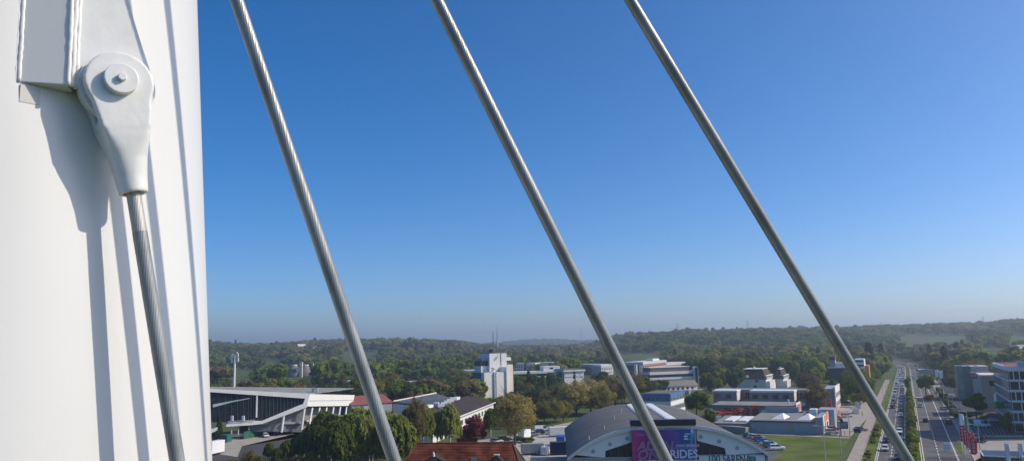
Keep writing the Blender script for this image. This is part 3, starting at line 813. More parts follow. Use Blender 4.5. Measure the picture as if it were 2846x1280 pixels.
# --- wings and blocks right of the tower ----------------------------------
b = Bld("office_wing", "long low grey wing with ribbon windows to the right of the tower block", "building", 1428, 1033, 520, 1590, 530)
bands(b, 0, b.w, 0, 14, b.h - 9.6, 3, 3.2, OFFW, gh=0.55); b.box("wall", 0.3, b.w - 0.3, 0.5, 13.5, 0, b.h - 9.65, BROWNW)
xx = b.lx(1512); b.box("roof_house", xx, b.lx(1558), 2, 11, b.h + 0.01, b.h + 3.2, OFFW); b.win(b.lx(1530), b.lx(1540), b.h + 1, b.h + 2.4, 2.0)
for k in range(14): b.win(1 + k * (b.w - 2) / 14, 1 + k * (b.w - 2) / 14 + 1.6, b.h - 2.9, b.h - 1.6, 0.3, fw=0.06, frame=DARKST)
b = Bld("corner_block", "white end block with overhanging roof and a dark vertical window strip", "building", 1568, 1032, 465, 1622, 470)
t1_, t2_ = b.lx(1591), b.lx(1598)
zm = b.lz(1595, 1046)
for (x0, x1) in ((0, t1_), (t2_, b.w)):
    b.box("lower_wall", x0, x1, 0, 12, 0, zm, OFFW if True else CREAM); b.box("upper_wall", x0 - 0.0, x1, -0.25, 12, zm + 0.02, b.h, PLASTER)
b.box("window_strip", t1_ + 0.05, t2_ - 0.05, 0.5, 11, 0, b.h, GLASS)
for k in range(4): b.box("spandrel", t1_ + 0.05, t2_ - 0.05, 0.3, 0.52, 2.5 + k * 3.2, 3.3 + k * 3.2, OFFW)
b.box("roof", -0.9, b.w + 0.7, -1.0, 13, b.h + 0.01, b.h + 0.9, PLASTER); b.box("roof_cover", -0.5, b.w + 0.3, -0.6, 12.6, b.h + 0.92, b.h + 1.4, SLATE)
b.box("side_wing", -5.5, -0.05, 3, 12, 0, b.h - 0.5, DARKW)
q = MB(); q.tube([(b.w + 3, 0, 0), (b.w + 3, 0, b.h - 2.2)], 0.1, 6)
# far pale and pink institute blocks
def institute(label, x1, y1, Y1, x2, Y2, L, roofh, front, side, n, m, parent_group="pink institute blocks in the distance"):
    b = Bld("institute_block", label, "building", x1, y1, Y1, x2, Y2, parent_group)
    b.box("wall", 0, b.w, 0, L, 0, b.h, front)
    b.box("roof", -0.5, b.w + 0.5, -0.5, L + 0.5, b.h + 0.01, b.h + roofh, pm("light_roof", (0.55, 0.56, 0.55), 0.6))
    for k in range(n):
        for st in range(3):
            b.win(0.8 + k * (b.w - 1.6) / n, 0.8 + k * (b.w - 1.6) / n + (b.w - 1.6) / n * 0.6, b.h - 2.4 - st * 3.2, b.h - 0.9 - st * 3.2, 0.0, fw=0.12, frame=PINK if side is PINK else OFFW)
    return b
institute("pink brick block with pale roof seen between the two trees left of the middle cable", 1608, 1018, 800, 1670, 770, 14, 2.6, PINK, PINK, 10, 0)
institute("paler low block directly left of the middle cable behind the round trees", 1671, 1021, 760, 1704, 770, 14, 2.0, PLASTER, OFFW, 6, 0)
institute("small white roofed block just right of the tower block", 1428, 1014, 800, 1456, 800, 12, 2.0, PLASTER, OFFW, 4, 0)
institute("white roofed block second to the right of the tower block", 1463, 1014, 820, 1487, 815, 12, 2.4, PLASTER, OFFW, 4, 0)
institute("pale roofed block third to the right of the tower block", 1495, 1012, 830, 1530, 815, 12, 2.4, PINK, OFFW, 6, 0)
b = institute("long pink brick block with white roof right of the middle cable", 1786, 1012, 640, 1851, 700, 16, 2.0, PINK, PINK, 14, 0)
b.box("end_wall", -9, -0.05, 0, 14, 0, b.h - 0.3, DARKW); b.box("white_fin", -12, -11.2, 1, 3, 0, b.h + 0.5, OFFW); b.box("white_fin", -13.6, -13.0, 1, 3, 0, b.h + 0.2, OFFW)
b.win(-6, -4, b.h - 5, b.h - 2.8, 0.0); b.box("plant_room", b.w * .62, b.w * .9, 4, 10, b.h + 2.0, b.h + 3.6, PLASTER)
b = institute("lower pink tinted block continuing right from the long pink block", 1852, 1015, 702, 1909, 740, 14, 2.2, PINK, PINK, 12, 0)
# grey banded building
b = Bld("office_block", "grey office block with long ribbon windows and a white framed stair tower", "building", 1806, 1034, 552, 1985, 572)
bands(b, 0, b.w, 0, 15, b.h - 7.6, 2, 3.8, PLASTER, gh=0.52); b.box("wall", 0.4, b.w - 0.4, 0.5, 14, 0, b.h - 7.65, BROWNW)
b.box("upper_floor", b.lx(1812), b.lx(1920), 3, 13, b.h + 0.01, b.h + 2.9, DARKW); b.box("upper_roof", b.lx(1810), b.lx(1922), 2.6, 13.4, b.h + 2.92, b.h + 3.4, PLASTER)
x0, x1 = b.lx(1925), b.lx(1936); st = b.box("stair_glass", x0 + .5, x1 - .5, -1.0, 0.0, 0, b.h + 2.3, GLASS)
b.box("stair_frame", x0, x0 + .48, -1.4, 1, 0, b.h + 3, WHITE); b.box("stair_frame", x1 - .48, x1, -1.4, 1, 0, b.h + 3, WHITE); b.box("stair_frame", x0 + .5, x1 - .5, -1.4, 1, b.h + 2.4, b.h + 3, WHITE)
for k in range(16): b.win(1 + k * (b.w - 2) / 16, 1 + k * (b.w - 2) / 16 + 1.5, b.h - 7.3, b.h - 5.8, 0.3, fw=0.06, frame=OFFW)
b = Bld("low_hall", "low hall with a dark blue black roof below the grey office block", "building", 1850, 1073, 455, 1938, 462)
b.box("wall", 0, b.w, 0, 16, 0, b.h, OFFW)
q = MB(); q.hexa([(-.6, -.6, b.h), (b.w + .6, -.6, b.h), (b.w + .6, 16.6, b.h), (-.6, 16.6, b.h)], [(0.8, 1.5, b.h + 3.2), (b.w - .8, 1.5, b.h + 3.2), (b.w - .8, 15, b.h + 3.2), (.8, 15, b.h + 3.2)]); fixn(q.build("roof", pm("blue_black_roof", (0.03, 0.034, 0.045), 0.5, 0.15), b.t))
for k in range(6): b.win(1 + k * (b.w - 2) / 6, 2.6 + k * (b.w - 2) / 6, b.h - 2.2, b.h - 0.7, 0)
b.box("porch", b.w * .55, b.w + 3, -6, -0.05, 0, b.h - 2.4, CREAM)
# blue and white office
b = Bld("blue_office", "white office building with a blue fascia beside the middle cable", "building", 1780, 1094, 320, 1863, None)
L_ = 22
z3 = b.h
b.box("roof", 0.4, b.w - 0.4, 0.4, L_ - .4, z3, z3 + 0.3, SLATE)
b.box("fascia", -0.2, b.w + 0.2, -0.2, L_ + .2, z3 - 1.0, z3 - 0.01, BLUE)
b.box("window_band", 0.15, b.w - 0.15, 0.15, L_ - .15, z3 - 2.9, z3 - 1.02, DARKW)
b.box("parapet", 0, b.w, 0, L_, z3 - 4.6, z3 - 2.92, WHITE)
b.box("window_band", 0.15, b.w - 0.15, 0.15, L_ - .15, z3 - 6.5, z3 - 4.62, DARKW)
b.box("parapet", 0, b.w, 0, L_, z3 - 8.0, z3 - 6.52, WHITE)
b.box("base_wall", 0.1, b.w - .1, .1, L_ - .1, 0, max(z3 - 8.02, .1), BROWNW)
for st in range(2):
    for k in range(6): b.win(0.4 + k * (b.w - .6) / 6, 0.4 + k * (b.w - .6) / 6 + 1.5, z3 - 2.75 - st * 3.6, z3 - 1.25 - st * 3.6, 0.12, fw=0.07, glass=GLASSB)
    for k in range(9): b.win(0.5 + k * (L_ - 1) / 9, 0.5 + k * (L_ - 1) / 9 + 1.9, z3 - 2.75 - st * 3.6, z3 - 1.25 - st * 3.6, face='r', w_=b.w - 0.12, fw=0.07, frame=WHITE, glass=GLASSB)
for k in range(5): b.box("panel_joint", 1.5 + k * (b.w - 2) / 4.5, 1.56 + k * (b.w - 2) / 4.5, -0.02, 0.02, z3 - 4.58, z3 - 2.95, GREYW)

# --- grey shed of the rental firm -------------------------------------------
def b8(X): return 1980 + X * 0.17257
def b8y(Y): return 1040 + Y * 0.17257
b = Bld("rental_shed", "grey clad hire shed with folded white rooflights and an orange and white sign wall", "shed", b8(605), b8y(745), 260, b8(1770), None)
W_ = b.w; H_ = b.h; L_ = 24
def slab_roof(bb, x0, x1, y0, y1, z0, z1, mat, th=0.3, nm="roof"):
    q = MB(); q.hexa([(x0, y0, z0), (x1, y0, z0), (x1, y1, z1), (x0, y1, z1)], [(x0, y0, z0 + th), (x1, y0, z0 + th), (x1, y1, z1 + th), (x0, y1, z1 + th)]); return fixn(q.build(nm, mat, bb.t))
xb = b.lx(b8(1580))
b.box("wall", 0, xb - 0.02, 0, L_, 0, H_, GREYW)
rf = slab_roof(b, -0.15, xb - 0.05, -0.15, L_, H_ + 0.02, H_ + 0.5, GREYR)
b.box("eaves_trim", -0.1, xb - 0.05, -0.22, -0.02, H_ - 0.25, H_ + 0.32, DARKST)
b.box("rear_parapet", b.lx(b8(800), L_), b.lx(b8(1330), L_), L_ + 0.02, L_ + 0.5, 0, H_ + 2.8, GREYW)
b.box("end_block", xb, W_, -0.3, 20, 0, b.lz(b8(1650), b8y(690)), GREYW)
b.box("rear_block", xb - 1, W_ + 2, 20.02, 30, 0, H_ + 2.4, GREYW); b.box("roof_box", xb - 3.5, xb - 1.2, 18, 22, H_ + 0.8, H_ + 2.6, SIGNW)
for cx in (b8(1030), b8(1440)):
    x = b.lx(cx, 6); q = MB(); zz = H_ + 0.42; y = 3.5
    # folded rooflight: ridge running back, steep white pane at the right and gable at the left
    wl = 2.7
    q.add([(x - wl, y, zz), (x + wl * .55, y, zz), (x + wl * .3, y + 2.8, zz + 1.9), (x - wl * .1, y + 5.5, zz + .3), (x + wl, y + 5.5, zz + .4)], [(0, 1, 2), (1, 4, 2), (4, 3, 2), (3, 0, 2), (0, 3, 4, 1)])
    fixn(q.build("rooflight", SIGNW, rf))
for k in range(9): b.box("panel_joint", 2 + k * (xb - 3) / 9, 2.05 + k * (xb - 3) / 9, -0.04, 0.0, 0.2, H_ - 0.3, GREYR)
b.box("board", b.lx(b8(1095)), b.lx(b8(1230)), -0.12, 0, 0.9, 2.0, pm("plywood", (0.42, 0.30, 0.20), 0.8, 0.15, 1)); b.box("door", b.lx(b8(1600)), b.lx(b8(1640)), -0.4, -0.3, 0, 2.0, pm("plywood", (0.42, .3, .2)))
sw = b.box("sign_wall", W_ + 0.02, W_ + 0.4, -0.8, 17, 0.6, H_ + 2.0, SIGNW)
for (y0, y1, z0, z1, mt) in ((2.5, 7.5, 1.6, H_ + 1.9, ORANGEP), (3.6, 4.6, 0.9, 3.4, BLACK), (-0.4, 1.6, 1.0, 2.8, GREYR), (8.5, 14.5, 3.6, H_ + 2.6, ORANGEP), (9.5, 14, 1.2, 3.2, BLACK)):
    boxp("sign_print", W_ + 0.41, W_ + 0.44, y0, y1, z0, z1, mt, sw)
b2 = b
wL = Bld("rental_annex", "low left annex of the grey shed with two white roof windows", "shed", b8(40), b8y(790), 267, b8(603), None)
wL.box("wall", 0, wL.w, 0, 18, 0, wL.h, GREYW); rf = slab_roof(wL, -0.2, wL.w - .03, -0.3, 18, wL.h + .02, wL.h + 0.9, GREYR)
for cx in (b8(215), b8(425)):
    x = wL.lx(cx, 5); q = MB(); q.hexa([(x - 1.5, 3.5, wL.h + .5), (x + 1.5, 3.5, wL.h + .5), (x + 2.2, 14, wL.h + 1.0), (x - .8, 14, wL.h + 1.0)], [(x - 1.5, 3.5, wL.h + .95), (x + 1.5, 3.5, wL.h + .95), (x + 2.2, 14, wL.h + 1.45), (x - .8, 14, wL.h + 1.45)]); fixn(q.build("roof_window", SIGNW, rf))
wL.box("recess", 2.2, 11, -0.05, 0.1, 0.4, wL.h - 0.5, DARKW)
# red strip building
b = Bld("red_fascia_shop", "long low shop with a dark red fascia and red lettered end sign", "shop", b8(0), b8y(495), 312, b8(1345), None)
b.box("wall", 0, b.w, 0, 16, 0, b.h, BROWNW); slab_roof(b, -.4, b.w + .2, -.6, 16, b.h + .02, b.h + .25, GREYR)
b.box("red_fascia", b.lx(b8(925)), b.w, -0.75, -0.62, b.h - 1.3, b.h + 0.35, RED); b.box("red_fascia", b.lx(b8(565)), b.lx(b8(735)), -0.75, -0.62, b.h - .8, b.h + 0.35, RED)
b.box("white_front", b.lx(b8(735)), b.w - .2, -0.3, -0.02, 0, b.h - 1.35, OFFW)
for k in range(5): b.win(b.lx(b8(810)) + k * 3.6, b.lx(b8(810)) + k * 3.6 + 2.6, b.h - 2.9, b.h - 1.6, -0.32)
for k in range(4): b.box("garage_door", b.lx(b8(140 + k * 150)), b.lx(b8(240 + k * 150)), -0.15, -0.02, 0, b.h - 0.9, pm("maroon_door", (0.13, 0.03, 0.03), 0.6))
es = b.box("end_sign", b.w + .02, b.w + .3, -1, 11, b.h - 3.0, b.h + 1.2, SIGNW)
for k in range(4): boxp("sign_print", b.w + .31, b.w + .34, 0.5 + k * 2.6, 2.3 + k * 2.6, b.h - 2.0, b.h + 0.6, RED, es)
b.box("chimney", b.lx(b8(1160), 8), b.lx(b8(1160), 8) + .6, 8, 8.7, b.h + .2, b.h + 2, SIGNW)
# long taupe building with white fascias
b = Bld("training_centre", "long two storey taupe building with white roof edges behind the red fascia shop", "building", b8(-20), b8y(262), 362, b8(1780), None)
h_ = b.h
b.box("rear_wall", 0, b.w, 9, 20, 0, h_ - 0.2, BROWNW); b.box("rear_roof", -0.3, b.w + 0.3, 8.6, 20.5, h_ - 0.18, h_ + 0.15, GREYR)
for (X0, X1) in ((-20, 350), (575, 1265), (1500, 1780)):
    x0, x1 = b.lx(b8(X0)), b.lx(b8(X1))
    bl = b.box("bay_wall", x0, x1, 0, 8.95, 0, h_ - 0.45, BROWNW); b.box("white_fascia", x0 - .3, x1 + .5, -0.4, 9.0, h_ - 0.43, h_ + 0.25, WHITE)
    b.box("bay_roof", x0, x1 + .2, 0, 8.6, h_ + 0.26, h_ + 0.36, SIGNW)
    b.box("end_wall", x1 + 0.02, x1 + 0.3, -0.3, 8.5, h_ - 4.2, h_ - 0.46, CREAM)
    n = max(2, int((x1 - x0) / 4.2))
    for k in range(n): b.win(x0 + 0.8 + k * (x1 - x0 - 1) / n, x0 + 0.8 + k * (x1 - x0 - 1) / n + 2.5, h_ - 3.3, h_ - 1.5, 0, fw=0.09, frame=DARKST); b.win(x0 + 0.8 + k * (x1 - x0 - 1) / n, x0 + 0.8 + k * (x1 - x0 - 1) / n + 2.5, h_ - 6.6, h_ - 4.9, 0, fw=0.09, frame=DARKST)
    b.box("string_course", x0 - .05, x1 + .05, -0.1, 0.0, h_ - 4.5, h_ - 4.25, GREYR)
for (X0, X1) in ((405, 570), (1310, 1495)):
    x0, x1 = b.lx(b8(X0), 8.9), b.lx(b8(X1), 8.9)
    for k in range(4): b.win(x0 + .3 + k * (x1 - x0 - .4) / 4, x0 + .3 + k * (x1 - x0 - .4) / 4 + (x1 - x0) / 4 * .8, h_ - 4, h_ - 1, 8.98, fw=0.1, frame=DARKST)
b.box("sign", b.lx(b8(1335)), b.lx(b8(1440)), -0.3, -0.1, h_ - 6.2, h_ - 4.7, SIGNW)
q = MB(); q.tube([(b.lx(b8(140)), -1.5, h_ - 7.4), (b.lx(b8(250)), -1.5, h_ - 6.9), (b.lx(b8(345)), -1.5, h_ - 4.8)], 0.25, 8); q.build("slide_rail", SIGNW, b.t)
b.box("canopy", b.lx(b8(735)), b.lx(b8(935)), -1.6, -0.05, h_ - 5.6, h_ - 4.9, SIGNW)
# white gable-ended building by the yard
b = Bld("white_gable_house", "white sunlit gable wall with dark windows facing the road yard", "building", b8(1790), b8y(245), 337, b8(1958), None)
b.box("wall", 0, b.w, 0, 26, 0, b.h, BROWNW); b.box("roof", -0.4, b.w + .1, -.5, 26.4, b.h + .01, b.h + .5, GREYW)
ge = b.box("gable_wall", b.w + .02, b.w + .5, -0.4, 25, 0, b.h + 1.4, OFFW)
for k in range(4):
    for st in range(2): b.win(2 + k * 6, 4.6 + k * 6, 1.5 + st * 3.6, 3.4 + st * 3.6, face='r', w_=b.w + .52, frame=DARKST)
b.box("orange_base", b.w + .51, b.w + .56, 0, 10, 0.2, 1.3, ORANGEP)
# gabled white apartment houses
def r5(X): return 2140 + X * 0.10352
def r5y(Y): return 980 + Y * 0.10352
for i, (xl, yl, Yl, xr, Yr, lab) in enumerate(((2050, 1053, 480, 2128, None, "left one of the twin white apartment houses with dark mansard roof and satellite dish"),
                                              (2148, 1052, 500, 2176, None, "right one of the twin white apartment houses with stepped balconies"))):
    b = Bld("apartment_house", lab, "house", xl, yl, Yl, xr, Yr, "twin white houses with brown roofs")
    L_ = 26
    b.box("wall", 0, b.w, 0, L_, 0, b.h, PLASTER)
    q = MB(); q.hexa([(-.5, -.5, b.h), (b.w + .5, -.5, b.h), (b.w + .5, L_ + .5, b.h), (-.5, L_ + .5, b.h)], [(2.5, 4.0, b.h + 5.8), (b.w - 2.2, 4.0, b.h + 5.8), (b.w - 2.2, L_ - 3, b.h + 5.8), (2.5, L_ - 3, b.h + 5.8)])
    rf = fixn(q.build("roof", DROOF, b.t)); boxp("ridge_trim", 2.5, b.w - 2, 3.8, L_ - 3, b.h + 5.82, b.h + 6.1, OFFW, rf)
    boxp("chimney", b.w * .5, b.w * .5 + .9, 8, 9, b.h + 5.8, b.h + 7.4, OFFW, rf)
    # sunlit stepped side: bay columns
    for k in range(6):
        b.box("balcony_column", b.w + 0.02, b.w + 2.2 - 0.1 * k, 1 + k * 4.2, 3.6 + k * 4.2, 0, b.h - 1.2, WHITE)
        b.box("balcony_front", b.w + 0.02, b.w + 1.7, 3.62 + k * 4.2, 5.18 + k * 4.2, 0, b.h - 3.0, CREAM)
        b.box("dormer", b.w - 1.8, b.w + 0.6, 1 + k * 4.2, 4.4 + k * 4.2, b.h + 0.1, b.h + 2.2, WHITE)
        b.win(1.6 + k * 4.2, 3.8 + k * 4.2, b.h + .6, b.h + 1.8, face='r', w_=b.w + .61)
    if i == 0:
        for (x, y) in ((2095, 1057), (2091, 1072)): b.win(b.lx(x), b.lx(x) + 1.6, b.lz(x, y) - 1, b.lz(x, y) + .6, 0)
        q = MB(); cz = b.h + 1.6; q.tube([(b.lx(2073), -0.2, cz), (b.lx(2073), -0.6, cz + .1)], [1.0, .85], 16); q.build("satellite_dish", SIGNW, b.t)
# dark building near the right cable
b = Bld("dark_block", "dark blue grey block with a pale penthouse left of the rightmost cable", "building", 2303, 1022, 462, 2376, None)
b.box("wall", 0, b.w, 0, 20, 0, b.h, DARKW); b.box("roof_edge", -.4, b.w + .4, -.4, 20.4, b.h + .01, b.h + .5, PLASTER)
x0, x1 = b.lx(2304), b.lx(2320); b.box("penthouse", x0, x1, 1, 9, b.h + .51, b.h + 4.6, GREYW); b.box("penthouse_band", x0 - .1, x1 + .1, .9, 9.1, b.h + 4.61, b.h + 6.4, DARKW)
b.box("penthouse", x1 + .3, b.lx(2360), 3, 12, b.h + .51, b.h + 3, PLASTER)
for k in range(3): b.box("stair_window", b.lx(2335), b.lx(2338), -0.12, 0, b.h - 3.5 - k * 3.2, b.h - 1.6 - k * 3.2, GLASSB)
b.box("white_end", b.w + .02, b.w + 5, 2, 18, b.h - 2, b.h + 5, WHITE); b.box("orange_end", b.w + 5.02, b.w + 7.2, 4, 18, 0, b.h + 1.2, pm("orange_render", (0.42, 0.20, 0.07), 0.7))
for k in range(3): b.box("window_band", b.w + .3, b.w + 4.8, 1.85, 2.0, b.h + 3.3 - k * 2.4, b.h + 4.2 - k * 2.4, GLASS)

# --- stadium ---------------------------------------------------------------
def b5(X, Y): return (580 + X * 0.18987, 1060 + Y * 0.18987)
def b3(X, Y): return (560 + X * 0.31056, 920 + Y * 0.31056)
scn = P(850, 1094, 285)                                    # front corner, roof height
sl_ = P(587, 1082, 270)
sr_ = P(985, 1096, 323); sr_.z = scn.z
sd = Vector((sl_.x - scn.x, sl_.y - scn.y, 0)).normalized(); sn = Vector((-sd.y, sd.x, 0))
if sn.y > 0: sn = -sn                                       # outward normal of the glass face
rd = Vector((sr_.x - scn.x, sr_.y - scn.y, 0)).normalized(); rn = Vector((rd.y, -rd.x, 0))
S0 = Vector((scn.x, scn.y, 0))
stad = thing("stadium", "football stadium with white angular roof frame and dark glass front behind the birches", "stadium", (scn.x, scn.y, 0))
def sg_(x, y, off=0.0): return PL(x, y, scn + sn * off, sn) - S0
def sr2(x, y, off=0.0): return PL(x, y, scn + rn * off, rn) - S0
def spoly(name, pts, mat, off, th, parent=stad, f=sg_, nrm=sn):
    q = MB(); q.prism([f(*p, off) for p in pts], nrm * -th); return fixn(q.build(name, mat, parent))
E5 = lambda *a: [b5(x, y) for x, y in a]
ROOFW = pm("stadium_white", (0.72, 0.71, 0.68), 0.55, 0.04, 0.3)
spoly("roof_beam", [(420, 1074)] + E5((40, 110), (1475, 178), (1412, 243), (40, 150)) + [(420, 1083)], ROOFW, 0.0, 3.0)
spoly("slanted_end", E5((1475, 178), (1436, 372), (1383, 322), (1412, 243)), ROOFW, 0.003, 3.0)
spoly("lower_beam", E5((1383, 322), (1436, 372), (785, 612), (770, 580), (680, 575), (250, 605), (240, 655), (680, 628), (785, 612))[:2] + E5((785, 612), (762, 580)), ROOFW, 0.006, 2.6)
spoly("terrace_beam", E5((790, 572), (790, 612), (680, 627), (270, 655), (245, 640), (290, 598), (680, 571)), ROOFW, 0.009, 2.4)
spoly("left_ramp", [(540, 1192)] + E5((50, 690), (130, 660), (130, 705), (50, 745)) + [(540, 1208)], ROOFW, 0.4, 2.0)
sgl = spoly("glass_front", [(420, 1083)] + E5((40, 150), (1412, 243), (1383, 322), (770, 580), (40, 590)) + [(420, 1172)], GLASS, -0.9, 0.3)
for X in (620, 660, 720, 780, 838, 890, 945, 1000, 1052, 1105, 1155, 1210, 1260, 1315, 1360):
    yt = 150 + (X - 40) / 1372 * 93; yb = 580 - (X - 770) / 613 * 258 if X > 770 else 575
    p, q_ = sg_(*b5(X, yt), -0.75), sg_(*b5(X, yb), -0.75)
    MB().tube([p, q_], 0.1, 4).build("mullion", pm("mullion_grey", (0.10, 0.12, 0.14), 0.4), sgl)
for X in (150, 240, 330, 420, 510, 580):
    p, q_ = sg_(*b5(X, 190), -0.75), sg_(*b5(X, 575), -0.75); MB().tube([p, q_], 0.06, 4).build("mullion", MATS["mullion_grey"], sgl)
MB().tube([sg_(*b5(703, 200), -0.3), sg_(*b5(696, 520), -0.3)], 0.3, 10).build("white_column", ROOFW, stad)
# interior: stand and light strips seen through the glass
spoly("rail", E5((280, 575), (680, 552), (680, 560), (280, 583)), LAMPM, 0.5, 0.1)
for X in (340, 505): 
    p = sg_(*b5(X, 570), 0.3); MB().box(p.x - .4, p.x + .4, p.y - .3, p.y + .3, p.z, p.z + 1.7).build("terrace_box", SIGNW, stad)
spoly("truss", E5((60, 330), (330, 280), (600, 235), (600, 245), (330, 300), (60, 375)), pm("stand_roof", (0.35, 0.42, 0.48), 0.5), -0.55, 0.1)
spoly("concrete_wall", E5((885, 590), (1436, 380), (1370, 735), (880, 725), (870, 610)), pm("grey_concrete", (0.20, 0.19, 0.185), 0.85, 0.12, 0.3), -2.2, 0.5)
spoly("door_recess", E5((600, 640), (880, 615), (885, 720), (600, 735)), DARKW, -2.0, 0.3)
for (X0, Y0, X1, Y1) in ((1100, 492, 1065, 738), (1402, 385, 1358, 702)):
    MB().tube([sg_(*b5(X0, Y0), -0.6), sg_(*b5(X1, Y1), 0.2)], 0.42, 8).build("slanted_column", ROOFW, stad)
spoly("balcony", E5((1095, 592), (1365, 585), (1365, 612), (1090, 620)), CONC, -1.2, 1.0)
spoly("shop_window", E5((1080, 645), (1130, 645), (1125, 712), (1068, 712)), GLASSG, -1.6, 0.3)
for X in (330, 432):
    MB().tube([sg_(*b5(X, 640), -1), sg_(*b5(X, 780), -1)], 0.3, 8).build("terrace_column", CONC, stad)
# right face fascia
E3 = lambda *a: [b3(x, y) for x, y in a]
def rpoly(name, pts, mat, off, th, parent=stad): return spoly(name, pts, mat, off, th, parent, sr2, rn)
fa = rpoly("fascia", E3((972, 560), (1370, 568), (1352, 664), (940, 670)), ROOFW, 0.0, 2.5)
rpoly("fascia_joint", E3((962, 618), (1362, 612), (1361, 617), (961, 624)), GREYW, 0.03, 0.1, fa)
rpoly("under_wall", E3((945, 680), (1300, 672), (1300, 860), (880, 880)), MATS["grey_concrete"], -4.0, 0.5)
for (X0, Y0, X1, Y1) in ((992, 684, 965, 830), (1057, 682, 1036, 815), (1120, 680, 1096, 835), (1182, 678, 1160, 815), (1242, 676, 1222, 800), (1298, 676, 1282, 790)):
    MB().tube([sr2(*b3(X0, Y0), -0.8), sr2(*b3(X1, Y1), 0.0)], 0.36, 8).build("slanted_column", ROOFW, stad)
rpoly("balcony", E3((940, 795), (1300, 745), (1300, 755), (940, 808)), CONC, -2.0, 1.4)
# roof deck
A_ = Vector((0, 0, scn.z - .4)); B_ = sl_ - S0; B_.z = sl_.z - .4; B_ = A_ + (B_ - A_) * 1.9; C_ = sr_ - S0; C_.z = scn.z - .4
q = MB(); q.prism([A_ - sn * 0.5 - rn * .5, B_ - sn * 0.5, B_ - sn * 22 - Vector((0, 0, 2.2)), A_ - sn * 22 - rn * 3 - Vector((0, 0, 1.0)), C_ - rn * .6], (0, 0, 0.3)); fixn(q.build("roof_deck", GREYR, stad))
for X in (1000, 1015, 1030):
    p = PL(*b3(X, 545), scn - sn * 8, sn) - S0; MB().box(p.x - .5, p.x + .5, p.y - .5, p.y + .5, scn.z, scn.z + 1.6).build("roof_unit", LAMPM, stad)
# floodlight / mobile mast behind the stadium
mp = P(650, 1080, 420)
fm = thing("floodlight_mast", "tall white mast with clustered lamp heads rising behind the stadium roof", "mast", (mp.x, mp.y, 0))
tp = P(651, 985, 420).z
MB().tube([(0, 0, 0), (0, 0, tp)], [0.75, 0.55], 12).build("pole", OFFW, fm)
for k, (dx, dz) in enumerate(((-1.6, -1.5), (1.4, -1.2), (-1.5, -4.2), (1.6, -3.8), (0.1, -2.6), (0.9, -0.6))):
    MB().box(dx - .45, dx + .45, -.4, .4, tp + dz, tp + dz + 2.0).build("lamp_head", SIGNW if k != 4 else DARKST, fm)
MB().box(-2, 2, -.15, .15, tp - 2.8, tp - 2.6).box(-2, 2, -.15, .15, tp - 0.4, tp - .2).build("cross_arm", LAMPM, fm)
# green hoarding, hedge
def wall_px(name, label, cat, pts, h, th, mat, n=None):
    gp = [G(x, y) for x, y in pts]; o0 = gp[0]
    t = thing(name, label, cat, (o0.x, o0.y, 0))
    for i in range(len(gp) - 1):
        a, b = gp[i] - o0, gp[i + 1] - o0; d = (b - a); L = d.length; d.normalize(); nn_ = Vector((-d.y, d.x, 0)); k = n or max(1, int(L / 3))
        for j in range(k):
            p = a + d * (L * j / k + 0.04); q_ = a + d * (L * (j + 1) / k - 0.04)
            q = MB(); q.hexa([p, q_, q_ + nn_ * th, p + nn_ * th], [v + Vector((0, 0, h)) for v in (p, q_, q_ + nn_ * th, p + nn_ * th)]); fixn(q.build("panel", mat, t))
    return t
wall_px("green_hoarding", "dark green panel hoarding beside the stadium access road", "fence", [b5(510, 842), b5(965, 757)], 2.6, 0.15, GREEN)
wall_px("green_container", "small dark green container left of the hoarding near the stadium", "container", [b5(262, 890), b5(338, 872)], 2.5, 2.4, GREEN, 1)
# --- halls between the stadium and the tower -----------------------------
def hall(name, label, o, d, L, Wd, ze, zr, wallm, roofm, left=True):
    """long hall: right wall from o along d, width to the left"""
    rz = math.atan2(d.y, d.x) - math.pi / 2
    t = thing(name, label, "hall", (o.x, o.y, 0), rz)
    boxp("wall", -Wd, 0, 0, L, 0, ze, wallm, t)
    q = MB(); xm = -Wd * 0.5
    for (xa, xb) in ((0.6, xm), (-Wd - .6, xm)):
        q2 = MB(); q2.hexa([(xa, -.6, ze), (xb, -.6, zr), (xb, L + .6, zr), (xa, L + .6, ze)], [(xa, -.6, ze + .3), (xb, -.6, zr + .3), (xb, L + .6, zr + .3), (xa, L + .6, ze + .3)])
        fixn(q2.build("roof", roofm, t))
    q = MB(); q.prism([(-Wd, 0.02, ze), (0, 0.02, ze), (xm, 0.02, zr)], (0, 0.2, 0)); fixn(q.build("gable", wallm, t))
    boxp("gutter", 0.62, 0.9, -.6, L + .6, ze - .05, ze + .3, WHITE, t)
    return t
o = G(1203, 1232); d = (G(1372, 1152) - o).normalized()
t = hall("brown_roof_hall", "long hall with dark brown roof and sunlit white side wall behind the copper beech", o, d, (G(1372, 1152) - o).length, 23, 5.2, 8.2, OFFW, BROWNR)
for k in range(16): window(t, 2 + k * 6, 5 + k * 6, 1.8, 3.6, face='r', w_=0.02, frame=GREYW, glass=GLASSB)
for k in range(5): boxp("clerestory", -12.6, -10.6, 18 + k * 14, 25 + k * 14, 8.3, 9.3, SIGNW, t)
p = P(1093, 1115, 330)
t = thing("grey_roof_hall", "wide hall with slate grey shed roof left of the brown roofed hall", "hall", (p.x, p.y, 0), R(14))
def hallpx(x, y, Y): v = P(x, y, Y) - Vector((p.x, p.y, 0)); c_, s_ = math.cos(-R(14)), math.sin(-R(14)); return Vector((v.x * c_ - v.y * s_, v.x * s_ + v.y * c_, v.z))
A, B, C, D = hallpx(1093, 1117, 322), hallpx(1222, 1134, 290), hallpx(1264, 1110, 300), hallpx(1212, 1094, 345)
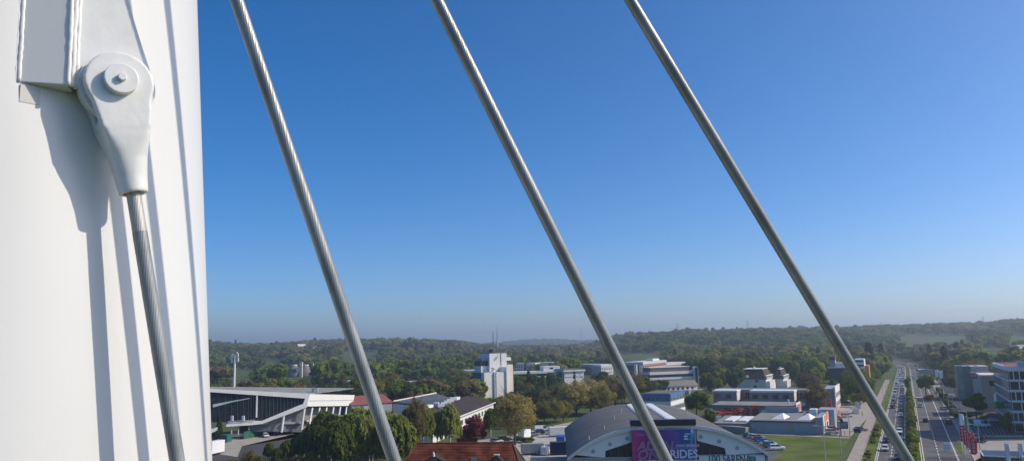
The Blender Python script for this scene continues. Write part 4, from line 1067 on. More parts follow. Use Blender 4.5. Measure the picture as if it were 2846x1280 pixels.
q = MB(); q.hexa([A, B, C, D], [v + Vector((0, 0, .35)) for v in (A, B, C, D)]); rf = fixn(q.build("roof", pm("slate_sheet", (0.12, 0.118, 0.12), 0.6, 0.15, 0.3), t))
q = MB(); q.bar(A + Vector((0, 0, .5)), D + Vector((0, 0, .5)), 0.5); q.build("ridge_trim", CREAM, rf)
q = MB(); q.prism([Vector((v.x, v.y, 0)) for v in (A, B, C, D)], (0, 0, min(v.z for v in (A, B, C, D)) - 0.05)); fixn(q.build("wall", OFFW, t))
for k in range(5):
    v = B.lerp(C, 0.1 + k * 0.2); MB().box(v.x - 1.3, v.x + 1.3, v.y - .6, v.y + .6, v.z + .2, v.z + 1.3).build("rooflight", SIGNW, rf)
b = Bld("red_roof_hall", "low hall with a red sheet roof partly hidden by the first cable", "hall", 978, 1126, 318, 1090, 330)
b.box("wall", 0, b.w, 0, 16, 0, b.h, GREYW); b.gable("roof", 0, b.w, 0, 16, b.h, b.h + 3.0, REDROOF)
b.box("gable_end", -0.4, -0.05, 2, 14, b.h - .5, b.h + 1.8, GREYW)
b = Bld("sheet_roof_hall", "pale grey sheet roof among the trees left of the tower block", "hall", 1128, 1072, 470, 1180, 480)
b.box("wall", 0, b.w, 0, 14, 0, b.h, GREYW); b.gable("roof", 0, b.w, 0, 14, b.h, b.h + 2.4, pm("pale_sheet", (0.42, 0.45, 0.48), 0.5))
b = Bld("pale_hall", "small pale grey roof among trees right of the stadium", "hall", 972, 1068, 520, 1005, 530)
b.box("wall", 0, b.w, 0, 14, 0, b.h, GREYW); b.gable("roof", 0, b.w, 0, 14, b.h, b.h + 2.4, MATS["pale_sheet"])
b = Bld("white_hall", "long white flat roof behind trees just left of the tower block", "hall", 1288, 1032, 560, 1318, 560)
b.box("wall", 0, b.w, 0, 14, 0, b.h, PLASTER); b.box("roof", -.5, b.w + .5, -.5, 14.5, b.h + .01, b.h + 1, SIGNW)
b = Bld("small_white_shed", "small white building beside the foot of the tower block", "shed", 1305, 1069, 440, 1333, 440)
b.box("wall", 0, b.w, 0, 8, 0, b.h, PLASTER); b.box("roof", -.4, b.w + .4, -.4, 8.4, b.h + .01, b.h + .6, SIGNW)
for k in range(3): b.win(.5 + k * 1.8, 1.8 + k * 1.8, b.h - 2.5, b.h - 1, 0)
# digester eggs of the sewage works
dg_ = P(830, 1045, 900)
for k, (x, lab) in enumerate(((817, "left one of two grey egg shaped digesters in the wooded valley"), (849, "right one of two grey egg shaped digesters beside a concrete stair tower"))):
    p = P(x, 1052, 900); t = thing("digester", lab, "digester", (p.x, p.y, 0), 0, "digesters of the sewage works")
    zt_d = P(x, 1022, 900).z; zb = max(P(x, 1052, 900).z - 6, -10); q = MB(); pr = []
    for j in range(11):
        f = j / 10; pr.append((2.2 + 6.6 * math.cos(f * math.pi / 2) ** .75, (zt_d + 3) * f))
    q.tube([(0, 0, z) for r_, z in pr], [r_ for r_, z in pr], 20); q.build("shell", pm("shingle_grey", (0.17, 0.155, 0.15), 0.8, 0.15, 0.5), t, smooth=True)
    MB().cyl((0, 0), 3.4, zt_d + 2.6, zt_d + 4.0, 16).build("cap", CREAM, t)
    if k == 1:
        p2 = P(845, 1005, 900); MB().box(-4.2, -0.8, -12, -9, 0, p2.z).build("stair_tower", CREAM, t)
        MB().box(-14, -4.3, -8, -5, zt_d - 1, zt_d + 1.0).build("bridge", CREAM, t)
# --- red tiled house in the foreground --------------------------------------
TILE = pm("clay_tile", (0.165, 0.046, 0.027), 0.85, 0.6, 0.45, 0.35, 5, col2=(0.25, 0.072, 0.036), detail=9, spec=0.12)
hr0 = P(1158, 1233, 152); hr1 = P(1425, 1227, 150)
zr_ = (hr0.z + hr1.z) / 2
dv = Vector((hr1.x - hr0.x, hr1.y - hr0.y)); hl = dv.length
th = thing("tiled_house", "brick house with a weathered red tiled hipped roof at the bottom of the view", "house", (hr0.x, hr0.y, 0), math.atan2(dv.y, dv.x))
ze_ = zr_ - 6.6; dy_ = 6.4; ex0, ex1 = -3.6, hl + 3.4
nc = 26
for face in (-1, 1):
    q = MB()
    for k in range(nc):
        f0, f1 = k / nc, (k + 1) / nc
        def pt(f, e, up_=0.0):
            x = 0 + (ex0) * f if e == 0 else hl + (ex1 - hl) * (max(0, f - 0.12) * 1.0 if face < 0 else f)
            return Vector((x, face * dy_ * f, zr_ + (ze_ - zr_) * f + up_))
        a, b_, c_, d_ = pt(f0, 0, 0.02), pt(f0, 1, 0.02), pt(f1 + 0.006, 1, 0.11), pt(f1 + 0.006, 0, 0.11)
        lo = [v + Vector((0, 0, -0.14)) for v in (a, b_, c_, d_)]
        q.hexa(lo, [a, b_, c_, d_])
    o_ = fixn(q.build("tile_courses", TILE, th)); o_["kind"] = "stuff"
q = MB(); q.prism([(0, -0.1, zr_ - .1), (ex0, -dy_, ze_), (ex0, dy_, ze_)], (0.25, 0, 0)); fixn(q.build("hip", TILE, th))
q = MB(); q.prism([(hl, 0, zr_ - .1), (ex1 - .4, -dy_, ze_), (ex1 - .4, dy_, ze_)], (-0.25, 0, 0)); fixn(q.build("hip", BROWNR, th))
# ridge and hip tiles one by one
RT = MB().tube([(0, 0, 0), (0.36, 0, 0)], 0.14, 8).mesh("ridge_tile", TILE)
nr = int(hl / 0.37)
for k in range(nr): link("ridge_tile", RT, th, (k * hl / nr, 0, zr_ + 0.06))
q = MB(); q.tube([(hl, 0, zr_ + .05), (hl + (ex1 - hl) * .88, -dy_, ze_ + .1)], 0.13, 8); q.build("verge_trim", pm("verge_brown", (0.10, 0.05, 0.04), 0.7), th)
q = MB(); q.tube([(0, 0, zr_ + .05), (ex0, -dy_, ze_ + .1)], 0.13, 8); q.build("hip_line", TILE, th)
BRICKW = pm("brick_wall", (0.30, 0.13, 0.08), 0.85, 0.2, 1.5)
boxp("wall", ex0 + .6, ex1 - .9, -dy_ + .7, dy_ - .7, 0, ze_ + .3, BRICKW, th)
MB().tube([(ex1 - .6, -dy_ + .3, 0), (ex1 - .6, -dy_ + .3, ze_ + .2), (ex1 - 1.2, -dy_ * .55, ze_ + 2.2)], 0.1, 8).build("downpipe", SIGNW, th)
def dormer(x, zf, wd, hgt, nm):
    f = (zr_ - zf) / (zr_ - ze_); y = -dy_ * f
    q = MB(); q.prism([(x - wd, y - 1.6, zf - 1.4), (x + wd, y - 1.6, zf - 1.4), (x + wd, y - 1.6, zf - .1), (x, y - 1.6, zf + hgt), (x - wd, y - 1.6, zf - .1)], (0, 2.2, 0)); d_ = fixn(q.build("dormer", BRICKW, th))
    for s_ in (-1, 1):
        q = MB(); q.hexa([(x, y - 2.0, zf + hgt), (x + s_ * (wd + .35), y - 2.0, zf - .35), (x + s_ * (wd + .35), y + 1.8, zf - .35), (x, y + 1.6, zf + hgt)], [(x, y - 2.0, zf + hgt + .16), (x + s_ * (wd + .35), y - 2.0, zf - .19), (x + s_ * (wd + .35), y + 1.8, zf - .19), (x, y + 1.6, zf + hgt + .16)]); fixn(q.build("dormer_roof", BROWNR, d_))
    return d_, y
d1, y1_ = dormer(hl * 0.235, zr_ - 2.9, 2.3, 1.15, "a")
MB().tube([(hl * .235, y1_ - 1.9, zr_ - 1.8), (hl * .235, y1_ - 1.9, zr_ - 1.2), (hl * .235 - .12, y1_ - 1.9, zr_ - .95)], [0.22, .16, .05], 8).build("finial", SIGNW, d1)
d2, y2_ = dormer(hl * 0.86, zr_ - 2.6, 0.9, 0.75, "b"); boxp("dormer_cap", hl * .86 - .5, hl * .86 + .5, y2_ - 1.9, y2_ - .6, zr_ - 1.8, zr_ - 1.6, LAMPM, d2)
for x_ in (0.62,):
    f = 2.5 / 6.6; q = MB(); x = hl * x_
    q.hexa([(x - .55, -dy_ * f - .05, zr_ - 2.4), (x + .55, -dy_ * f - .05, zr_ - 2.4), (x + .55, -dy_ * f - 1.0, zr_ - 3.4), (x - .55, -dy_ * f - 1.0, zr_ - 3.4)], [(x - .55, -dy_ * f - .05, zr_ - 2.2), (x + .55, -dy_ * f - .05, zr_ - 2.2), (x + .55, -dy_ * f - 1.0, zr_ - 3.2), (x - .55, -dy_ * f - 1.0, zr_ - 3.2)]); fixn(q.build("roof_window", GLASSB, th))
# snow guard rail
q = MB(); zf = zr_ - 3.2; f = 3.2 / 6.6
for k in range(30): q.box(hl * .5 + k * .28, hl * .5 + k * .28 + .05, -dy_ * f - .35, -dy_ * f - .30, zf + .0, zf + .42)
q.box(hl * .5, hl * .5 + 8.6, -dy_ * f - .35, -dy_ * f - .30, zf + .42, zf + .47); q.build("snow_guard", DARKST, th)["kind"] = "stuff"

# --- right side of the road ----------------------------------------------
# white framed office, walls parallel to the road
oc = P(2796, 1018, 247.5); OH = oc.z
off = thing("framed_office", "modern office block with white window frames at the right edge", "building", (oc.x, oc.y, 0), math.atan2(RN.y, RN.x))
OL, OW = 46.0, 13.6
boxp("core", 0.5, OW - .5, 0.5, OL - .5, 0, OH - 0.6, DARKW, off)
boxp("roof", 0.4, OW - .4, 0.4, OL - .4, OH - 0.55, OH - 0.35, pm("red_gravel_roof", (0.25, 0.07, 0.06), 0.9), off)
PALEF = pm("frame_white", (0.70, 0.71, 0.72), 0.5, 0.04)
for (x0, x1, y0, y1) in ((0, OW, 0, .5), (0, OW, OL - .5, OL), (0, .5, .5, OL - .5), (OW - .5, OW, .5, OL - .5)):
    boxp("parapet", x0, x1, y0, y1, OH - 0.9, OH, PALEF, off)
nf = 6; fh = (OH - 0.9) / nf
for k in range(nf):
    z0 = k * fh
    boxp("floor_band", -0.0, OW, -0.0, 0.45, z0 + fh - 0.42, z0 + fh - 0.005, PALEF, off)
    boxp("floor_band", -0.001, 0.45, 0.46, OL, z0 + fh - 0.42, z0 + fh - 0.005, PALEF, off)
    cuts = ([0, 2.6, 4.0, 5.4, 7.6, 9.0, 11.6, 13.0], [0, 1.3, 2.9, 5.8, 7.2, 10, 11.5, 13.0])[k % 2]
    xs_ = [0.5 + c * .97 for c in cuts]
    for i in range(len(xs_) - 1):
        if xs_[i + 1] - xs_[i] < 0.5: continue
        window(off, xs_[i], xs_[i + 1], z0 + 0.02, z0 + fh - 0.44, 0.3, fw=0.14, frame=PALEF)
    for i in range(18):
        y0 = 0.6 + i * (OL - 1.2) / 18
        window(off, y0, y0 + (OL - 1.2) / 18, z0 + 0.02, z0 + fh - 0.44, face='l', fw=0.12, frame=GREYW, glass=GLASSB).location.x = 0.25
boxp("roof_unit", 4, 10, 6, 12, OH - .3, OH + 1.3, PALEF, off); boxp("roof_unit", 8, 12, 13, 17, OH + 1.31, OH + 2.4, DARKST, off)
# taller neighbour standing outside the view whose shadow lies across the road
bN = thing("neighbour_tower", "tall office tower just outside the right edge of the view", "building", (173, 228, 0))
boxp("wall", 0, 18, 0, 28, 0, 40, GREYW, bN)
for k in range(11): boxp("window_band", -0.05, 18.05, -.05, 28.05, 1.2 + k * 3.4, 2.8 + k * 3.4, GLASS, bN)
# grey concrete building and glass showroom
def c3(X): return 2620 + X * 0.13806
def c3y(Y): return 960 + Y * 0.13806
b = Bld("concrete_block", "grey concrete block squeezed between the glass showroom and framed office", "building", c3(765), c3y(610), 300, c3(1100), None)
b.box("wall", 0, b.w, 0, 18, 0, b.h, pm("mid_concrete", (0.33, 0.30, 0.265), 0.8, 0.1)); b.box("roof_edge", -.3, b.w + .3, -.3, 18.3, b.h + .01, b.h + .5, CREAM)
b.win(b.lx(c3(885)), b.lx(c3(1020)), b.lz(c3(950), c3y(810)), b.lz(c3(950), c3y(695)), 0, fw=.1, cross=1, frame=DARKST)
b.box("poster", b.lx(c3(945)), b.lx(c3(1040)), -0.1, -0.02, b.h - 11.5, b.h - 6.5, SIGNW)
b = Bld("glass_showroom", "teal glass showroom with a red letter band along its roof", "building", c3(262), c3y(400), 372, c3(560), None)
gw = b.w
for k in range(5):
    for j in range(4):
        b.box("glass_panel", k * gw * .42 / 5 + .04, (k + 1) * gw * .42 / 5 - .04, 0, 0.2, b.h * j / 4 + .04, b.h * (j + 1) / 4 - .04, GLASSG)
b.box("core", 0.1, gw, 0.6, 20, 0, b.h - .4, pm("teal_core", (0.10, 0.15, 0.15), 0.4))
b.box("roof", gw * .40, gw * 2.2, 2, 24, b.h - 3.2, b.h - 0.5, pm("roof_panel", (0.42, 0.40, 0.38), 0.6))
for k in range(3): b.box("roof_rib", gw * (.45 + k * .5), gw * (.46 + k * .5), 1.9, 24, b.h - .49, b.h - .2, CREAM)
b.box("side_wall", gw + .05, gw * 1.85, -1.0, 12, 0, b.h - 6.5, GREYW); b.box("letter_band", gw * .92, gw * 2.3, -.2, 0.4, b.h - 5.6, b.h - 3.6, pm("dark_red_band", (0.20, 0.03, 0.04), 0.5))
for k in range(9): b.box("band_letter", gw * .96 + k * gw * .135, gw * .96 + k * gw * .135 + gw * .08, -.28, -.21, b.h - 5.2, b.h - 4.0, pm("pale_pink_letter", (0.55, 0.36, 0.36), 0.5))
b.box("ledge", gw * .9, gw * 2.3, -.6, 0.6, b.h - 3.55, b.h - 2.9, PLASTER)
# green sign on a lattice tower
def d2(X): return 2600 + X * 0.17257
def d2y(Y): return 1080 + Y * 0.17257
sp_ = G(d2(1275), d2y(625))
gs = thing("sign_tower", "green box sign lettered in white on a pale lattice tower by the office", "sign", (sp_.x, sp_.y, 0), math.atan2(RN.y, RN.x) + 0.30)
k_ = sp_.y
zt_ = P(d2(1200), d2y(205), k_).z; zb_ = P(d2(1200), d2y(310), k_).z
sbx = boxp("sign_box", -5.4, 2.6, -1.4, 1.4, zb_, zt_, GREENS, gs); bevel(sbx, 0.08, 2)
boxp("sign_cap", -5.5, 2.7, -1.5, 1.5, zt_ + .01, zt_ + .25, pm("pale_green", (0.10, 0.38, 0.22), 0.5), gs)
text_mesh("lettering", "BOC", 1.5, SIGNW, sbx, frame_on((-2.9, -1.42, zb_ + .8), (1, 0, 0), (0, 0, 1)), bold=.02)
q = MB()
for x in (-1.2, 1.2):
    for y in (-1.0, 1.0): MB().bar((x * 1.25, y * 1.1, 0), (x, y, zb_), .26).build("tower_leg", CREAM, gs)
nb_ = 5
for k in range(nb_):
    z0, z1 = zb_ * k / nb_, zb_ * (k + 1) / nb_; s_ = 1 if k % 2 else -1
    MB().bar((-1.3 * s_, -1.05, z0), (1.3 * s_, -1.05, z1), .14).build("brace", CREAM, gs); MB().bar((-1.35, -1.05, z1), (1.35, -1.05, z1), .16).build("strut", CREAM, gs)
boxp("base_board", -2.6, 2.8, -1.9, -1.6, 0.1, 2.6, pm("maroon_board", (0.06, 0.02, 0.025), 0.5), gs)
MB().tube([(-.9 + .9 * math.cos(a), -1.92, 1.5 + .35 * math.sin(a)) for a in np.linspace(0, 6.28, 20)], .04, 5).build("emblem", SIGNW, gs)
MB().box(-5.5, 7, 1.6, 9, 0, 4.2).build("site_cabin", DARKW, gs) if False else None
# building site: soil, boards, digger
sp2 = G(d2(900), d2y(470)); 
q = MB(); ring = []
nn = 14; vs = [(0, 0, 2.3)]
for r_, z_ in ((1.6, 1.9), (3.2, .9), (5, 0)):
    vs += [(r_ * 1.5 * math.cos(2 * math.pi * k / nn) * random.uniform(.85, 1.15), r_ * math.sin(2 * math.pi * k / nn) * random.uniform(.85, 1.1), z_ * random.uniform(.8, 1.1)) for k in range(nn)]
fs = [(0, 1 + k, 1 + (k + 1) % nn) for k in range(nn)] + [(1 + i * nn + k, 1 + (i + 1) * nn + k, 1 + (i + 1) * nn + (k + 1) % nn, 1 + i * nn + (k + 1) % nn) for i in range(2) for k in range(nn)]
q.add(vs, fs); tag(fixn(q.build("soil_mound", SOIL, None, loc=(sp2.x, sp2.y, 0))), "brown heap of excavated soil below the concrete block", "soil heap")
for k in range(7):
    p = G(d2(random.uniform(640, 1100)), d2y(random.uniform(470, 520)))
    q = MB(); q.box(-1.8, 1.8, -.7, .7, 0, .35); o_ = q.build("board_stack", CREAM if k % 2 else PLASTER, None, loc=(p.x, p.y, .06), rz=random.uniform(-.6, .6)); bevel(o_, .03)
    tag(o_, "pale stack of boards on the building site, %s from the left" % ordn(k + 1), "boards", "boards on the building site")
p = G(d2(820), d2y(400)); dgr = thing("mini_digger", "yellow and black mini digger on the soil of the building site", "digger", (p.x, p.y, 0), .5)
boxp("track", -1.2, 1.2, -1.0, -.5, 0, .6, TYRE, dgr); boxp("track", -1.2, 1.2, .5, 1.0, 0, .6, TYRE, dgr); bevel(boxp("body", -1.0, .6, -.8, .8, .65, 1.5, YELLOW, dgr), .1); boxp("cab", -.1, .9, -.6, .6, 1.5, 2.7, DARKST, dgr)
MB().tube([(.7, 0, 1.3), (2.0, 0, 3.2), (3.2, 0, 2.0), (3.0, 0, .9)], [.2, .18, .14, .12], 6).build("boom", YELLOW, dgr)

# parking bay lines on the dark lot
q = MB()
for k in range(9):
    a = G(d2(530 + k * 62), d2y(560)); b_ = G(d2(640 + k * 62), d2y(755)); dd = (b_ - a).normalized(); nn_ = Vector((-dd.y, dd.x, 0)) * .055
    q.add([v + Vector((0, 0, .075)) for v in (a - nn_, b_ - nn_, b_ + nn_, a + nn_)], [(0, 1, 2, 3)])
o_ = q.build("bay_marking", pm("worn_paint", (0.36, 0.37, 0.38), 0.8, 0.3, 2)); tag(o_, "white parking bay lines on the dark car park", kind="structure")
# low planters / bollard line at the edge of the lot
for k in range(9):
    p = G(d2(760 + k * 75), d2y(778)); o_ = MB().box(-.9, .9, -.2, .2, 0, .55).build("planter", CONC, None, loc=(p.x, p.y, .05), rz=math.atan2(RN.y, RN.x) + .4); bevel(o_, .05)
    tag(o_, "pale concrete kerb block edging the dark car park, %s from the left" % ordn(k + 1), "kerb block", "kerb blocks along the car park")
ground_poly("verge", [(d2(310), d2y(850)), (d2(400), d2y(850)), (d2(470), d2y(1100)), (d2(370), d2y(1000))], 0.10, LAWN, "small grass patch under the red flags")
# dark flat roof at the lower right edge
b = Bld("dark_shed", "dark flat roofed shed at the lower right corner", "shed", d2(780), d2y(1085), 176, d2(1700), None)
b.box("wall", 0, b.w, 0, 9, 0, b.h, DARKW); b.box("roof_edge", -.2, b.w, -.2, 9.2, b.h + .01, b.h + .25, PLASTER); b.box("roof", 0.1, b.w - .2, .1, 8.9, b.h + .26, b.h + .3, BLACK)

# flags ---------------------------------------------------------------------
def flag(name, label, px, py, hgt, fw_, fh_, mat, group, print_=True, up=True):
    p = G(px, py); t = thing(name, label, "flag", (p.x, p.y, 0), math.atan2(RN.y, RN.x) + random.uniform(-.15, .15), group)
    MB().tube([(0, 0, 0), (0, 0, hgt)], [.09, .05], 8).build("pole", LAMPM, t)
    q = MB(); nx_, nz_ = 8, 12; vs = []; fs = []
    for j in range(nz_ + 1):
        for i in range(nx_ + 1):
            u, v = i / nx_, j / nz_
            wv = .12 * math.sin(v * 7 + i * .8 + px) * u
            vs.append((.08 + u * fw_ * (1 if v > .12 else .55 + v * 3.7), wv, hgt - .15 - fh_ + fh_ * v - (.12 * u)))
    for j in range(nz_):
        for i in range(nx_):
            a = j * (nx_ + 1) + i; fs.append((a, a + 1, a + nx_ + 2, a + nx_ + 1))
    q.add(vs, fs); c = q.build("cloth", mat, t, smooth=True); sd_ = c.modifiers.new("s", 'SOLIDIFY'); sd_.thickness = .012
    if print_:
        for k in range(4):
            z = hgt - 0.75 - k * fh_ / 4.6
            MB().tube([(.08 + fw_ * .45 + fw_ * .16 * math.cos(a), -.14, z + fw_ * .2 * math.sin(a)) for a in np.linspace(0, 6.283, 12)], .05, 4).build("printed_ring", SIGNW, c)
    return t
for k, (X, Y, h) in enumerate(((405, 1090, 7.9), (450, 1100, 7.2), (495, 1110, 6.6), (530, 1130, 6.4), (560, 1160, 5.7))):
    flag("red_flag", "tall red flag with white print, %s from the left of the five by the forecourt" % ordn(k + 1), d2(X) + 4, d2y(Y), h, 1.1 if k < 3 else 1.4, 3.9, REDFLAG, "red flags by the forecourt")
flag("white_flag", "white flag on a pole behind the red flags", d2(420), d2y(860), 8.2, 1.1, 3.2, WHFLAG, None, False)
flag("green_flag", "green and yellow flag on a pole behind the red flags", d2(500), d2y(860), 7.6, 1.0, 4.2, GRFLAG, None, False)
for k, (x, y) in enumerate(((2801, 1318), (2838, 1318))):
    flag("feather_flag", "narrow white advertising flag at the lower right, %s" % ("left one" if k == 0 else "right one"), x, y, 6.8, .75, 5.2, WHFLAG, "narrow white flags lower right", False)
for k, (x, y) in enumerate(((2602, 1075), (2614, 1078))):
    flag("white_flag", "small bright white flag far along the right kerb, %s one" % ("left" if k == 0 else "right"), x, y, 10.5, 1.9, 4.6, WHFLAG, "far white flags", False)
# twin white sign boards by the footpath
p = G(d2(200), d2y(1010)); t = thing("sign_pair", "pair of white sign boards standing by the right footpath", "sign", (p.x, p.y, 0), math.atan2(RN.y, RN.x))
for k in range(2):
    s_ = bevel(boxp("board", -.95 + k * .85, -.2 + k * .85 + .05, -.1, .1, .35, 2.3, SIGNW, t), .03)
    for j in range(3): boxp("print_line", -.85 + k * .85, -.3 + k * .85, -.115, -.1, .8 + j * .4, .9 + j * .4, GREYT, s_)
    boxp("foot", -.7 + k * .85, -.55 + k * .85, -.1, .1, 0, .35, LAMPM, t)

# street lamps -----------------------------------------------------------
def lamp(label, px, py, hgt, arms=1, side=1, s=None, t_=None, group="street lamps along the road", Y=None):
    p = RP(s, t_) if s is not None else G(px, py)
    t = thing("street_lamp", label, "street lamp", (p.x, p.y, p.z), math.atan2(RN.y, RN.x), group)
    MB().tube([(0, 0, 0), (0, 0, hgt * .5), (0, 0, hgt)], [.13, .10, .07], 8).build("pole", LAMPM, t)
    for k in range(arms):
        sd_ = side if k == 0 else -side
        MB().tube([(0, 0, hgt - .05), (sd_ * .7, 0, hgt + .25), (sd_ * 1.6, 0, hgt + .3)], [.06, .05, .045], 6).build("arm", LAMPM, t)
        h_ = bevel(boxp("lamp_head", min(sd_ * 1.3, sd_ * 2.2), max(sd_ * 1.3, sd_ * 2.2), -.18, .18, hgt + .24, hgt + .42, LAMPM, t), .04)
        boxp("lens", min(sd_ * 1.4, sd_ * 2.1), max(sd_ * 1.4, sd_ * 2.1), -.13, .13, hgt + .2, hgt + .24, LENS, h_)
lamp("street lamp with two heads standing in the lawn nearest the camera", 2296, 1302, 9.5, 2)
lamp("street lamp at the near corner of the lawn beside the footpath", 2338, 1262, 9.2)
lamp("street lamp at the far corner of the lawn by the yard entrance", 2363, 1211, 6.6)
for k, s_ in enumerate((10, 48, 86, 124, 162, 205, 250, 300, 355, 415)):
    lamp("street lamp on the right footpath, %s from the camera" % ordn(k + 1), 0, 0, 9.0, 1, -1, s_, 22.6)
for k, s_ in enumerate((170, 215, 262, 310, 365, 430)):
    lamp("street lamp left of the queue, %s from the camera" % ordn(k + 1), 0, 0, 9.0, 1, 1, s_, -1.6)
# billboard
p = G(2338, 1211); t = thing("billboard", "dark framed billboard on a single post beside the yard", "billboard", (p.x, p.y, 0), math.atan2(RN.y, RN.x) + .1)
MB().tube([(0, 0, 0), (0, 0, 2.4)], .16, 8).build("post", DARKST, t); fr = boxp("frame", -.9, 2.2, -.15, .15, 2.3, 4.5, BLACK, t)
boxp("poster", -.75, 2.05, -.18, -.152, 2.5, 4.3, pm("poster_print", (0.16, 0.22, 0.26), 0.4, 0.6, 1.6), fr)
p = G(2398, 1214); t = thing("billboard", "billboard seen from behind beside the verge shrubs", "billboard", (p.x - 1.5, p.y, 0), math.atan2(RN.y, RN.x))
MB().tube([(0, 0, 0), (0, 0, 1.6)], .14, 8).build("post", LAMPM, t); boxp("frame", -1.0, 1.0, -.1, .1, 1.4, 2.6, BLACK, t)
# red pillar sign
p = G(2309, 1166); t = thing("red_pillar_sign", "tall red box sign standing behind the grey shed", "sign", (p.x, p.y, 0), math.atan2(RN.y, RN.x))
boxp("post", -.4, .4, -.3, .3, 0, 3.0, DARKST, t); pb = bevel(boxp("sign_box", -.75, .75, -.5, .5, 3.0, 7.4, RED, t), .05); boxp("sign_cap", -.6, .6, -.53, -.5, 6.2, 6.9, pm("light_red", (0.7, .2, .18), .5), pb)

# ------------------------------------------------------------------ vehicles
def paint(name, c, metal=0.0): return pm("paint_" + name, c, 0.3, 0.03, 1.0, coat=0.6, metal=metal)
PAINTS = {"white": paint("white", (0.78, 0.78, 0.77)), "black": paint("black", (0.012, 0.012, 0.014)), "silver": paint("silver", (0.50, 0.52, 0.54), .3), "dark grey": paint("dark_grey", (0.07, 0.075, 0.08)),
          "navy": paint("navy", (0.015, 0.03, 0.09)), "blue": paint("blue", (0.03, 0.10, 0.30)), "green": paint("green", (0.01, 0.12, 0.08)), "red": paint("red", (0.45, 0.02, 0.02)), "beige": paint("beige", (0.48, 0.40, 0.30)),
          "mauve": paint("mauve", (0.38, 0.28, 0.32), .2), "grey": paint("grey", (0.22, 0.23, 0.24), .2)}
TAIL = pm("tail_red", (0.35, 0.01, 0.01), 0.3)
def loft(q, secs, mi=0, cap=True):
    """secs: list of rings (lists of equal length)"""
    n = len(secs[0]); vs = [p for s in secs for p in s]; fs = []
    for i in range(len(secs) - 1):
        for k in range(n): fs.append((i * n + k, i * n + (k + 1) % n, (i + 1) * n + (k + 1) % n, (i + 1) * n + k))
    if cap: fs += [tuple(range(n))[::-1], tuple(range((len(secs) - 1) * n, len(secs) * n))]
    return q.add(vs, fs, mi)
def body_ring(x, hw, z0, z1, belt):
    c = 0.12
    return [(x, -hw + c, z0), (x, hw - c, z0), (x, hw, z0 + c), (x, hw, belt), (x, hw - .1, z1), (x, -hw + .1, z1), (x, -hw, belt), (x, -hw, z0 + c)]
